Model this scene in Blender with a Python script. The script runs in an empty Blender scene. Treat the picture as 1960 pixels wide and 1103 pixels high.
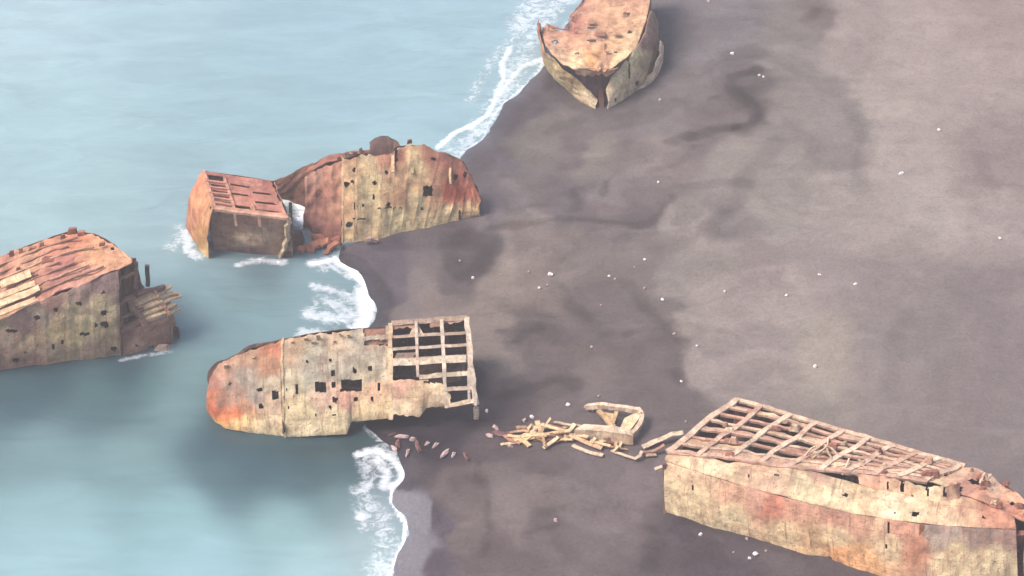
import bpy, math, random
import numpy as np
from mathutils import Vector, noise
random.seed(7)
R = math.radians
# ------------------------------------------------------------------ camera
PITCH = R(38.0); HFOV = R(26.0); DIST = 238.0
FPX = 980.0 / math.tan(HFOV / 2)
CAM = Vector((0, -DIST * math.cos(PITCH), DIST * math.sin(PITCH)))
FWD = Vector((0, math.cos(PITCH), -math.sin(PITCH)))
UPV = Vector((0, math.sin(PITCH), math.cos(PITCH)))
sc = bpy.context.scene
cam_d = bpy.data.cameras.new("camera"); cam = bpy.data.objects.new("camera", cam_d)
sc.collection.objects.link(cam); sc.camera = cam
cam_d.sensor_width = 36; cam_d.lens = 18 / math.tan(HFOV / 2)
cam_d.clip_start = 1; cam_d.clip_end = 20000
cam.location = CAM; cam.rotation_euler = (math.pi / 2 - PITCH, 0, 0)
# ------------------------------------------------------------------ sky, sun, exposure
SUN_EL = R(54); SUN_H = Vector((-0.97, -0.24)).normalized()
w = bpy.data.worlds.new("World"); sc.world = w; w.use_nodes = True
nt = w.node_tree
sky = nt.nodes.new("ShaderNodeTexSky"); sky.sky_type = 'NISHITA'; sky.sun_disc = False
sky.sun_elevation = SUN_EL; sky.sun_rotation = math.atan2(SUN_H.x, SUN_H.y)
sky.air_density = 1.0; sky.dust_density = 3.0
nt.links.new(sky.outputs[0], nt.nodes["Background"].inputs[0])
nt.nodes["Background"].inputs[1].default_value = 0.15
sd = bpy.data.lights.new("sun", 'SUN'); so = bpy.data.objects.new("sun", sd); sc.collection.objects.link(so)
sd.energy = 2.2; sd.angle = R(24); sd.color = (1.0, 0.90, 0.80)
sv = Vector((SUN_H.x * math.cos(SUN_EL), SUN_H.y * math.cos(SUN_EL), math.sin(SUN_EL)))
so.rotation_euler = sv.to_track_quat('Z', 'Y').to_euler()
sc.view_settings.view_transform = 'Standard'; sc.view_settings.look = 'None'
sc.view_settings.gamma = 1; sc.view_settings.exposure = 1.26
KALB = 0.52          # display colour seen in the photo -> base colour

# ------------------------------------------------------------------ helpers
def ray(px, py):
    return FWD + Vector((1, 0, 0)) * ((px - 980) / FPX) + UPV * ((551.5 - py) / FPX)
def P(px, py, z=0.0):
    d = ray(px, py); t = (z - CAM.z) / d.z
    return CAM + d * t
def proj(v):
    q = v - CAM; f = q.dot(FWD)
    return 980 + FPX * q.x / f, 551.5 - FPX * q.dot(UPV) / f
def proj_np(X, Y, Z):
    qx = X - CAM.x; qy = Y - CAM.y; qz = Z - CAM.z
    f = qy * FWD.y + qz * FWD.z
    return 980 + FPX * qx / f, 551.5 - FPX * (qy * UPV.y + qz * UPV.z) / f
def lin(c):
    return tuple(((v / 255) / 12.92 if v / 255 <= .04045 else ((v / 255 + .055) / 1.055) ** 2.4) for v in c)
def S(pts, z=0.0):
    return [P(a, b, z) for a, b in pts]
def vnoise(X, Y, seed=0, octs=4):
    """value noise, numpy"""
    out = 0; amp = 1; tot = 0
    for o in range(octs):
        xs = X * 2 ** o + seed * 17.3; ys = Y * 2 ** o + seed * 9.1
        xi = np.floor(xs); yi = np.floor(ys); fx = xs - xi; fy = ys - yi
        fx = fx * fx * (3 - 2 * fx); fy = fy * fy * (3 - 2 * fy)
        def h(a, b):
            v = np.sin(a * 127.1 + b * 311.7 + seed * 74.7) * 43758.5453
            return v - np.floor(v)
        v = (h(xi, yi) * (1 - fx) + h(xi + 1, yi) * fx) * (1 - fy) + (h(xi, yi + 1) * (1 - fx) + h(xi + 1, yi + 1) * fx) * fy
        out = out + amp * v; tot += amp; amp *= .5
    return out / tot
def seg_dist(X, Y, pts):
    """distance to an open polyline"""
    best = np.full(X.shape, 1e18)
    for (ax, ay), (bx, by) in zip(pts[:-1], pts[1:]):
        dx, dy = bx - ax, by - ay
        t = np.clip(((X - ax) * dx + (Y - ay) * dy) / (dx * dx + dy * dy + 1e-12), 0, 1)
        best = np.minimum(best, (X - ax - t * dx) ** 2 + (Y - ay - t * dy) ** 2)
    return np.sqrt(best)
def inside(X, Y, poly):
    c = np.zeros(X.shape, bool); n = len(poly)
    for i in range(n):
        ax, ay = poly[i]; bx, by = poly[(i + 1) % n]
        if ay == by: continue
        m = ((ay > Y) != (by > Y)) & (X < (bx - ax) * (Y - ay) / (by - ay) + ax)
        c ^= m
    return c
def smooth_poly(pts, n=3):
    for _ in range(n):
        q = [pts[0]]
        for a, b in zip(pts[:-1], pts[1:]):
            q.append((a[0] * .75 + b[0] * .25, a[1] * .75 + b[1] * .25)); q.append((a[0] * .25 + b[0] * .75, a[1] * .25 + b[1] * .75))
        q.append(pts[-1]); pts = q
    return pts
def idw(PX, PY, ctrl, s, pw=2.0):
    """blend sRGB control colours over the picture plane positions of world points"""
    acc = np.zeros(PX.shape + (3,)); wt = np.zeros(PX.shape)
    for c in ctrl:
        px, py, col = c[0], c[1], lin(c[2]); k = c[3] if len(c) > 3 else 1.0
        wgt = k / (((PX - px) ** 2 + (PY - py) ** 2 + s * s) ** pw)
        wt += wgt; acc += wgt[..., None] * np.array(col)
    return acc / wt[..., None]

def nz0(x, y, k): return noise.noise(Vector((x * .35, y * .35, k * 9.3))) * 1.6
# ------------------------------------------------------------------ shoreline (world xy)
SHORE_PX = [(1420, -420), (1300, -230), (1200, -90), (1120, 0), (1075, 55), (1045, 112), (1025, 150), (992, 176), (960, 203), (937, 238), (928, 264), (888, 290),
            (840, 345), (760, 410), (690, 455), (640, 490), (682, 520), (705, 552), (714, 582), (708, 612), (690, 650), (668, 720), (680, 800),
            (730, 845), (762, 872), (775, 905), (748, 930), (752, 962), (779, 1006), (770, 1048), (745, 1103), (700, 1220), (640, 1400), (600, 1700)]
SHORE = smooth_poly([(p.x, p.y) for p in S(SHORE_PX)], 2)
SHORE = [(x + .32 * nz0(x, y, 1), y + .32 * nz0(x, y, 2)) for x, y in SHORE]
SHORE = [(SHORE[0][0] + 900, SHORE[0][1] + 2500)] + SHORE + [(SHORE[-1][0] - 500, SHORE[-1][1] - 2500)]
WATER_POLY = SHORE + [(-9000, -6000), (-9000, 6000)]
def shore_sd(X, Y):
    d = seg_dist(X, Y, SHORE)
    return np.where(inside(X, Y, WATER_POLY), -d, d)
def terrain(X, Y):
    d = shore_sd(X, Y)
    z = np.where(d < 0, np.maximum(d * .10, -3.0), .75 * (1 - np.exp(-np.maximum(d, 0) * .13)))
    far = np.clip(d / 12, 0, 1)
    z = z + far * .9 * (vnoise(X * .06, Y * .06, 3, 3) - .5) + far * .30 * (vnoise(X * .3, Y * .3, 5, 3) - .5)
    z = z + np.clip(d / 60, 0, 3) * .8
    return z
def gz(x, y):
    return float(terrain(np.array([x]), np.array([y]))[0])
def PG(px, py, dz=0.0):
    z = 0.3
    for _ in range(6):
        p = P(px, py, z); z = gz(p.x, p.y)
    p = P(px, py, z + dz); return p

# ------------------------------------------------------------------ nodes
class NB:
    def __init__(s, name):
        s.m = bpy.data.materials.new(name); s.m.use_nodes = True; s.t = s.m.node_tree; s.t.nodes.clear()
        s.out = s.t.nodes.new("ShaderNodeOutputMaterial"); s.b = s.t.nodes.new("ShaderNodeBsdfPrincipled")
        s.t.links.new(s.b.outputs[0], s.out.inputs[0])
    def n(s, ty, **k):
        x = s.t.nodes.new(ty)
        for a, v in k.items(): setattr(x, a, v)
        return x
    def l(s, a, b): s.t.links.new(a, b)
    def sock(s, v, inp):
        if hasattr(v, 'links') or hasattr(v, 'is_output'): s.l(v, inp)
        else: inp.default_value = v
    def math(s, op, a, b=0.0, clamp=False):
        x = s.n("ShaderNodeMath", operation=op, use_clamp=clamp); s.sock(a, x.inputs[0]); s.sock(b, x.inputs[1]); return x.outputs[0]
    def noise(s, vec, scale, detail=4, rough=.55, dist=0.0):
        x = s.n("ShaderNodeTexNoise"); s.l(vec, x.inputs['Vector']); x.inputs['Scale'].default_value = scale
        x.inputs['Detail'].default_value = detail; x.inputs['Roughness'].default_value = rough; x.inputs['Distortion'].default_value = dist
        return x.outputs[0]
    def mapv(s, vec, scale=(1, 1, 1), rot=(0, 0, 0)):
        x = s.n("ShaderNodeMapping"); s.l(vec, x.inputs[0]); x.inputs['Scale'].default_value = scale; x.inputs['Rotation'].default_value = rot; return x.outputs[0]
    def ramp(s, fac, lo, hi, a=0.0, b=1.0):
        x = s.n("ShaderNodeMapRange"); x.interpolation_type = 'SMOOTHSTEP'
        s.sock(fac, x.inputs[0]); x.inputs[1].default_value = lo; x.inputs[2].default_value = hi; x.inputs[3].default_value = a; x.inputs[4].default_value = b
        return x.outputs[0]
    def mix(s, f, a, b, mode='MIX'):
        x = s.n("ShaderNodeMix", data_type='RGBA', blend_type=mode); s.sock(f, x.inputs[0]); s.sock(a, x.inputs[6]); s.sock(b, x.inputs[7]); return x.outputs[2]
    def attr(s, name): return s.n("ShaderNodeAttribute", attribute_name=name)
    def bump(s, h, strength, dist):
        x = s.n("ShaderNodeBump"); x.inputs['Strength'].default_value = strength; x.inputs['Distance'].default_value = dist; s.l(h, x.inputs['Height']); s.l(x.outputs[0], s.b.inputs['Normal'])

def rust_material():
    k = NB("rusted_steel")
    co = k.n("ShaderNodeTexCoord"); ob = co.outputs['Object']; uv = co.outputs['UV']
    base = k.attr("col").outputs['Color']
    mott = k.ramp(k.noise(ob, .9, 6, .65), .3, .72, .62, 1.30)
    c = k.mix(1.0, base, k.n("ShaderNodeRGB").outputs[0], 'MIX')
    comb = k.n("ShaderNodeCombineColor"); k.l(mott, comb.inputs[0]); k.l(mott, comb.inputs[1]); k.l(mott, comb.inputs[2])
    c = k.mix(1.0, base, comb.outputs[0], 'MULTIPLY')
    # rust bloom patches
    p1 = k.ramp(k.noise(ob, .45, 7, .7, .6), .52, .64)
    c = k.mix(k.math('MULTIPLY', p1, .48), c, (.23, .12, .07, 1))
    # vertical running stains along the plate
    st = k.ramp(k.noise(k.mapv(uv, (2.2, .22, 1)), 1.0, 6, .68, ), .54, .66)
    c = k.mix(k.math('MULTIPLY', st, .62), c, (.17, .085, .06, 1))
    # pale salt and bare patches
    pl = k.ramp(k.noise(ob, 1.7, 5, .7), .60, .70)
    c = k.mix(k.math('MULTIPLY', pl, .30), c, (.46, .36, .29, 1))
    # small dark pits
    pt = k.ramp(k.noise(ob, 4.0, 3, .6), .61, .67)
    c = k.mix(k.math('MULTIPLY', pt, .62), c, (.07, .04, .035, 1))
    # lines of flaking scale and weeping rivets below them
    fl = k.ramp(k.noise(k.mapv(uv, (3.2, .9, 1)), 1.0, 4, .7, .5), .60, .68)
    c = k.mix(k.math('MULTIPLY', fl, .5), c, (.20, .10, .065, 1))
    # plate seams from UV metres
    br = k.n("ShaderNodeTexBrick"); k.l(uv, br.inputs['Vector']); br.inputs['Scale'].default_value = 1.0
    br.inputs['Brick Width'].default_value = 4.2; br.inputs['Row Height'].default_value = 1.7; br.inputs['Mortar Size'].default_value = .05
    br.inputs['Color1'].default_value = (1, 1, 1, 1); br.inputs['Color2'].default_value = (.86, .84, .82, 1); br.inputs['Mortar'].default_value = (.55, .45, .4, 1)
    c = k.mix(.35, c, br.outputs[0], 'MULTIPLY')
    k.l(c, k.b.inputs['Base Color']); k.b.inputs['Roughness'].default_value = .88; k.b.inputs['Specular IOR Level'].default_value = .2
    h = k.math('ADD', k.noise(ob, 1.2, 6, .65), k.math('MULTIPLY', k.noise(ob, 6, 3, .6), .25))
    k.bump(h, .8, .22)
    return k.m
def sand_material():
    k = NB("black_sand")
    co = k.n("ShaderNodeTexCoord").outputs['Object']
    base = k.attr("col").outputs['Color']
    d1 = k.mapv(co, (.10, .30, 1), (0, 0, R(-24)))
    streak = k.noise(d1, 1.0, 5, .55, 1.2)
    fine = k.noise(co, .55, 6, .6, .5); grain = k.noise(co, 3.0, 5, .75)
    v = k.math('ADD', k.ramp(streak, .3, .7, .95, 1.05), k.math('ADD', k.ramp(fine, .3, .7, -.06, .06), k.ramp(grain, .3, .7, -.16, .16)))
    comb = k.n("ShaderNodeCombineColor"); [k.l(v, comb.inputs[i]) for i in range(3)]
    c = k.mix(1.0, base, comb.outputs[0], 'MULTIPLY')
    k.l(c, k.b.inputs['Base Color'])
    wet = k.attr("wet").outputs['Fac']
    k.l(k.ramp(wet, 0, 1, .95, .28), k.b.inputs['Roughness']); k.l(k.ramp(wet, 0, 1, .1, .5), k.b.inputs['Specular IOR Level'])
    h = k.math('ADD', k.math('MULTIPLY', streak, .6), k.math('ADD', k.math('MULTIPLY', fine, .5), k.math('MULTIPLY', grain, .12)))
    k.bump(h, .6, .45)
    return k.m
def water_material():
    k = NB("sea_water")
    co = k.n("ShaderNodeTexCoord").outputs['Object']
    base = k.attr("col").outputs['Color']; fo = k.attr("foam").outputs['Fac']
    w1 = k.noise(k.mapv(co, (.07, .24, 1), (0, 0, R(10))), 1.0, 3, .5, .9)
    w2 = k.noise(k.mapv(co, (.35, .9, 1), (0, 0, R(-6))), 1.0, 2, .5, .4)
    v = k.math('ADD', k.ramp(w1, .3, .7, .935, 1.06), k.ramp(w2, .3, .7, -.015, .015))
    comb = k.n("ShaderNodeCombineColor"); [k.l(v, comb.inputs[i]) for i in range(3)]
    c = k.mix(1.0, base, comb.outputs[0], 'MULTIPLY')
    f1 = k.noise(k.mapv(co, (.55, .8, 1), (0, 0, R(20))), 1.0, 8, .68, 1.6)
    f2 = k.noise(co, 2.3, 5, .65, .8)
    f = k.math('ADD', fo, k.math('ADD', k.math('MULTIPLY', k.math('SUBTRACT', f1, .5), 1.9), k.math('MULTIPLY', k.math('SUBTRACT', f2, .5), .7)))
    gate = k.ramp(fo, .05, .22)
    hard = k.math('MULTIPLY', k.ramp(f, .50, 1.0), gate)
    soft = k.math('MULTIPLY', k.ramp(f, .05, .7), k.math('MULTIPLY', gate, .38))
    fm = k.math('MAXIMUM', hard, soft)
    c = k.mix(fm, c, (.80, .80, .82, 1))
    k.l(c, k.b.inputs['Base Color']); k.l(k.ramp(fm, 0, .6, .16, .8), k.b.inputs['Roughness'])
    k.b.inputs['IOR'].default_value = 1.33
    h = k.math('ADD', k.math('MULTIPLY', w1, 1.0), k.math('ADD', k.math('MULTIPLY', w2, .22), k.math('MULTIPLY', fm, .25)))
    sw = k.attr("swell").outputs['Fac']; h = k.math('MULTIPLY', h, sw)
    k.bump(h, .75, .8)
    return k.m
MR = rust_material(); MS = sand_material(); MW = water_material()

# ------------------------------------------------------------------ object plumbing
COL = sc.collection
def put(ob, parent=None, loc=None):
    COL.objects.link(ob)
    if parent is not None: ob.parent = parent
    return ob
def thing(name, label, cat, loc, group=None):
    o = bpy.data.objects.new(name, None); o.location = loc; o.empty_display_size = 1
    o['label'] = label; o['category'] = cat
    if group: o['group'] = group
    COL.objects.link(o); return o
def mesh_obj(name, V, F, cols, uvs=None, parent=None, mat=None, label=None, origin=None):
    """V world coordinates; cols per vertex linear rgb"""
    off = Vector(parent.location) if parent is not None and origin is None else (origin or Vector((0, 0, 0)))
    if parent is not None and parent.parent is not None: off = Vector(parent.parent.location) if parent.type == 'MESH' else off
    me = bpy.data.meshes.new(name)
    me.from_pydata([(v[0] - off[0], v[1] - off[1], v[2] - off[2]) for v in V], [], F)
    a = me.color_attributes.new("col", 'FLOAT_COLOR', 'POINT')
    arr = np.ones((len(V), 4), np.float32); arr[:, :3] = np.array(cols, np.float32) * KALB * np.array([1.17, 1.16, 1.0], np.float32)
    a.data.foreach_set("color", arr.ravel())
    ul = me.uv_layers.new(name="UVMap")
    if uvs is not None:
        li = np.zeros(len(me.loops), np.int32); me.loops.foreach_get("vertex_index", li)
        ul.data.foreach_set("uv", np.array(uvs, np.float32)[li].ravel())
    me.materials.append(mat or MR); me.update()
    ob = bpy.data.objects.new(name, me)
    if label: ob['label'] = label
    put(ob, parent)
    if parent is None and origin is not None: ob.location = origin
    return ob

def resample(pts, n):
    """pts: 3-D points; n samples by arc length, Catmull smooth"""
    L = [0]
    for a, b in zip(pts[:-1], pts[1:]): L.append(L[-1] + (b - a).length)
    out = []
    for i in range(n):
        s = L[-1] * i / (n - 1); k = 0
        while k < len(L) - 2 and s > L[k + 1]: k += 1
        t = (s - L[k]) / max(1e-9, L[k + 1] - L[k])
        out.append(pts[k].lerp(pts[k + 1], t))
    return out, L[-1]
def nz(x, y, z=0.0): return noise.noise(Vector((x, y, z)))

def plate(name, bot, top, parent, cols, bulge=0.0, bdir=None, cell=.22, holes=(), rag=(0, 0, 0, 0), dent=.12, thick=.09,
          seed=0, keep=None, rnd=0.0, bu=None, sub=None, label=None, ribs=None, cs=9, powr=2.6):
    """ruled shell between two 3-D polylines. holes: ('p', [(px,py)..]) or ('c', px, py, rx, ry) or ('uv',u0,u1,v0,v1)
    rag = (bottom, top, left, right) torn-edge depth in metres"""
    Lb = sum((b - a).length for a, b in zip(bot[:-1], bot[1:])); Lt = sum((b - a).length for a, b in zip(top[:-1], top[1:]))
    n = max(3, int(max(Lb, Lt) / cell) + 1)
    B, _ = resample(bot, n); T, _ = resample(top, n)
    H = sum((t - b).length for b, t in zip(B, T)) / n
    m = max(3, int(H / cell) + 1); Lx = max(Lb, Lt)
    V = []; UV = []
    def tornn(s, k):
        a = .5 + .5 * nz(s * .35, k * 7.7, seed); b = nz(s * 1.6, k * 3.1 + 5, seed)
        st = math.floor((nz(s * .5, k * 2.2, seed + 9) + 1) * 4) / 8
        return max(0, .45 * a + .35 * b + .5 * st)
    for i in range(n):
        for j in range(m):
            u = i / (n - 1); v = j / (m - 1)
            r0 = rag[0] * tornn(u * Lx, 1) / H; r1 = rag[1] * tornn(u * Lx, 2) / H
            vv = r0 + v * (1 - r0 - r1)
            r2 = rag[2] * tornn(v * H, 3) / Lx; r3 = rag[3] * tornn(v * H, 4) / Lx
            uu = r2 + u * (1 - r2 - r3)
            x = uu * (n - 1); k = min(n - 2, int(x)); f = x - k
            b = B[k].lerp(B[k + 1], f); t = T[k].lerp(T[k + 1], f)
            p = b.lerp(t, vv)
            V.append(p); UV.append((uu * Lx, vv * H))
    idx = lambda i, j: i * m + j
    # normals
    N = []
    for i in range(n):
        for j in range(m):
            a = V[idx(min(i + 1, n - 1), j)] - V[idx(max(i - 1, 0), j)]; b = V[idx(i, min(j + 1, m - 1))] - V[idx(i, max(j - 1, 0))]
            c = a.cross(b)
            N.append(c.normalized() if c.length > 1e-9 else Vector((0, 0, 1)))
    avg = sum(N, Vector((0, 0, 0)))
    if bdir is None: bdir = (CAM - V[len(V) // 2]).normalized()
    flip = avg.dot(bdir) < 0
    if flip: N = [-x for x in N]
    for i in range(n):
        for j in range(m):
            q = idx(i, j); u, v = UV[q]; vn = v / H
            bl = bulge * (4 * vn * (1 - vn)) ** .7 if 0 < vn < 1 else 0
            if bu: bl *= bu(u / Lx)
            d = dent * (nz(u * .3, v * .3, seed + 3) * 1.4 + nz(u * .9, v * .9, seed + 4) * .6)
            if ribs:
                ph = u / ribs[0] + .25 * nz(v * .3, seed, 5); fr_ = ph - math.floor(ph)
                d -= ribs[1] * (math.sin(math.pi * fr_) ** .6) * (1 + .8 * nz(u * .5, v * .5, seed + 8))
            V[q] = V[q] + N[q] * (bl + d)
    PXY = [proj(v) for v in V]
    def hole(px, py, u, v):
        for h in holes:
            if h[0] == 'c':
                w_ = .35 * nz(px * .12, py * .12, seed)
                if ((px - h[1]) / h[3]) ** 2 + ((py - h[2]) / h[4]) ** 2 < 1 + w_: return True
            elif h[0] == 'r':
                if abs(px - h[1]) < h[3] and abs(py - h[2]) < h[4]: return True
            elif h[0] == 'p':
                q = h[1]; c = False
                for a in range(len(q)):
                    ax, ay = q[a]; bx, by = q[(a + 1) % len(q)]
                    if (ay > py) != (by > py) and px < (bx - ax) * (py - ay) / (by - ay) + ax: c = not c
                if c: return True
            elif h[0] == 'uv':
                if h[1] < u / Lx < h[2] and h[3] < v / H < h[4]: return True
        if rnd and nz(u * .8, v * .8, seed + 20) > rnd: return True
        return False
    alive = [[True] * (m - 1) for _ in range(n - 1)]
    for i in range(n - 1):
        for j in range(m - 1):
            px = (PXY[idx(i, j)][0] + PXY[idx(i + 1, j + 1)][0]) / 2; py = (PXY[idx(i, j)][1] + PXY[idx(i + 1, j + 1)][1]) / 2
            u = (UV[idx(i, j)][0] + UV[idx(i + 1, j)][0]) / 2; v = (UV[idx(i, j)][1] + UV[idx(i, j + 1)][1]) / 2
            if hole(px, py, u, v): alive[i][j] = False
    A = lambda i, j: 0 <= i < n - 1 and 0 <= j < m - 1 and alive[i][j]
    nv = len(V); F = []
    for i in range(n - 1):
        for j in range(m - 1):
            if not alive[i][j]: continue
            a, b, c, d = idx(i, j), idx(i + 1, j), idx(i + 1, j + 1), idx(i, j + 1)
            f = [a, b, c, d]; g = [a + nv, d + nv, c + nv, b + nv]
            if flip: f.reverse(); g.reverse()
            F += [f, g]
            for (ii, jj, e) in ((i, j - 1, (b, a)), (i + 1, j, (c, b)), (i, j + 1, (d, c)), (i - 1, j, (a, d))):
                if not A(ii, jj):
                    r = [e[0], e[1], e[1] + nv, e[0] + nv]
                    if flip: r.reverse()
                    F.append(r)
    V2 = V + [v - nn * thick for v, nn in zip(V, N)]
    PX = np.array([p[0] for p in PXY]); PY = np.array([p[1] for p in PXY])
    wx = PX + 16 * (vnoise(PX * .03, PY * .03, seed + 1, 3) - .5); wy = PY + 16 * (vnoise(PX * .03, PY * .03, seed + 2, 3) - .5)
    C = idw(wx, wy, cols, cs, powr) if cols else np.full((nv, 3), .3)
    C = np.concatenate([C, C * .8 + np.array([.02, .0, .0])]); UV2 = UV + UV
    used = sorted({i for f in F for i in f}); mp = {o: i for i, o in enumerate(used)}
    return mesh_obj(name, [V2[i] for i in used], [[mp[i] for i in f] for f in F], C[used], [UV2[i] for i in used], parent, label=label)

def beam(name, pts, w, h, parent, col, up=Vector((0, 0, 1)), jit=.05, step=.8, seed=0, label=None, taper=1.0, origin=None):
    """a bent steel bar or timber of rectangular section along 3-D points"""
    L = sum((b - a).length for a, b in zip(pts[:-1], pts[1:])); n = max(2, int(L / step) + 1)
    Q, _ = resample(pts, n); V = []; UV = []
    for i, p in enumerate(Q):
        d = (Q[min(i + 1, n - 1)] - Q[max(i - 1, 0)]).normalized(); s = d.cross(up)
        s = s.normalized() if s.length > 1e-4 else Vector((1, 0, 0)); t = s.cross(d)
        tp = 1 + (taper - 1) * i / (n - 1); ww = w * tp * (1 + .25 * nz(i * .7, seed, 1)); hh = h * tp * (1 + .25 * nz(i * .7, seed, 2))
        q = p + s * jit * nz(i * .6, seed, 3) * 2 + t * jit * nz(i * .6, seed, 4) * 2
        for a, b in ((-1, -1), (1, -1), (1, 1), (-1, 1)): V.append(q + s * a * ww / 2 + t * b * hh / 2); UV.append((i * step, (a + b) * .2))
    F = [[0, 1, 2, 3]]; e = (n - 1) * 4; F.append([e + 3, e + 2, e + 1, e])
    for i in range(n - 1):
        for k in range(4):
            a = i * 4 + k; b = i * 4 + (k + 1) % 4; F.append([b, a, a + 4, b + 4])
    c = np.array(lin(col)); C = [c * (1 + .2 * nz(i * .3, seed, 7)) for i in range(n) for _ in range(4)]
    return mesh_obj(name, V, F, C, UV, parent, label=label, origin=origin)

def block(name, c, ax, ay, az, parent, col, seed=0, top=1.0, label=None, origin=None):
    """bevelled, slightly crushed box: c centre of base, ax/ay/az half vectors (az full height)"""
    V = []; 
    lv = [(0, .92), (.12, 1), (.88, top), (1, top * .9)]
    for h, k in lv:
        for a, b in ((-1, -.86), (-.86, -1), (.86, -1), (1, -.86), (1, .86), (.86, 1), (-.86, 1), (-1, .86)):
            j = .06
            V.append(c + ax * a * k * (1 + j * nz(a * 3 + h, b, seed)) + ay * b * k * (1 + j * nz(b * 3, a + h, seed + 1)) + az * h * (1 + j * nz(a, b, seed + 2)))
    F = [list(range(7, -1, -1)), list(range(24, 32))]
    for l in range(3):
        for k in range(8): a = l * 8 + k; b = l * 8 + (k + 1) % 8; F.append([a, b, b + 8, a + 8])
    cc = np.array(lin(col)); C = [cc * (1 + .12 * nz(i, seed)) for i in range(len(V))]
    return mesh_obj(name, V, F, C, [(v.x, v.z) for v in V], parent, label=label, origin=origin)

def tube(name, c, r, h, parent, col, wall=.12, n=28, axis=Vector((0, 0, 1)), r2=None, seed=0, closed=False, label=None):
    """open-topped drum with wall thickness"""
    ax = axis.normalized(); s = ax.cross(Vector((0, 1, 0.1))).normalized(); t = ax.cross(s); r2 = r2 or r
    V = []; prof = [(r, 0), (r2, h), (r2 - wall, h), (r - wall, .15)]
    if closed: prof = [(r, 0), (r2, h * .94), (r2 * .92, h), (0.02, h * 1.02)]
    for rr, z in prof:
        for i in range(n):
            a = 2 * math.pi * i / n; k = 1 + .05 * nz(math.cos(a) * 2, math.sin(a) * 2, seed)
            V.append(c + (s * math.cos(a) + t * math.sin(a)) * rr * k + ax * (z * (1 + .08 * nz(math.cos(a), math.sin(a), seed + 3)) if z > .2 else z))
    F = []
    for l in range(3):
        for i in range(n): a = l * n + i; b = l * n + (i + 1) % n; F.append([a, b, b + n, a + n])
    F.append(list(range(n - 1, -1, -1))); F.append([3 * n + i for i in range(n)])
    cc = np.array(lin(col))
    return mesh_obj(name, V, F, [cc] * len(V), [(i % n * .3, i // n) for i in range(len(V))], parent, label=label)

# ------------------------------------------------------------------ ground and sea
def axis_coords(lo, hi, step, far):
    a = list(np.arange(lo, hi + step / 2, step)); s = step; x = a[-1]; r = []
    while x < far: s *= 1.35; x += s; r.append(x)
    s = step; x = a[0]; l = []
    while x > -far: s *= 1.35; x -= s; l.append(x)
    return np.array(l[::-1] + a + r)
def sheet(name, xs, ys, zf, colf, extra, mat, mask=None):
    X, Y = np.meshgrid(xs, ys, indexing='ij'); Z = zf(X, Y); n, m = X.shape
    V = np.stack([X, Y, Z], -1).reshape(-1, 3)
    I = np.arange(n * m).reshape(n, m)
    F = np.stack([I[:-1, :-1], I[1:, :-1], I[1:, 1:], I[:-1, 1:]], -1)
    if mask is not None:
        mk = mask(X, Y); F = F[mk[:-1, :-1] | mk[1:, 1:] | mk[1:, :-1] | mk[:-1, 1:]]
    F = F.reshape(-1, 4)
    me = bpy.data.meshes.new(name); me.vertices.add(len(V)); me.vertices.foreach_set("co", V.astype(np.float32).ravel())
    me.loops.add(len(F) * 4); me.loops.foreach_set("vertex_index", F.astype(np.int32).ravel())
    me.polygons.add(len(F)); me.polygons.foreach_set("loop_start", np.arange(0, len(F) * 4, 4, dtype=np.int32)); me.polygons.foreach_set("use_smooth", np.ones(len(F), bool))
    me.update(calc_edges=True)
    PX, PY = proj_np(X, Y, np.zeros_like(X))
    C = colf(X, Y, PX, PY); arr = np.ones((n * m, 4), np.float32); arr[:, :3] = C.reshape(-1, 3)
    a = me.color_attributes.new("col", 'FLOAT_COLOR', 'POINT'); a.data.foreach_set("color", arr.ravel())
    for k, fn in extra.items():
        at = me.attributes.new(k, 'FLOAT', 'POINT'); at.data.foreach_set("value", fn(X, Y, PX, PY).astype(np.float32).ravel())
    me.materials.append(mat); ob = bpy.data.objects.new(name, me); COL.objects.link(ob); ob['kind'] = 'structure'
    return ob

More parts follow.
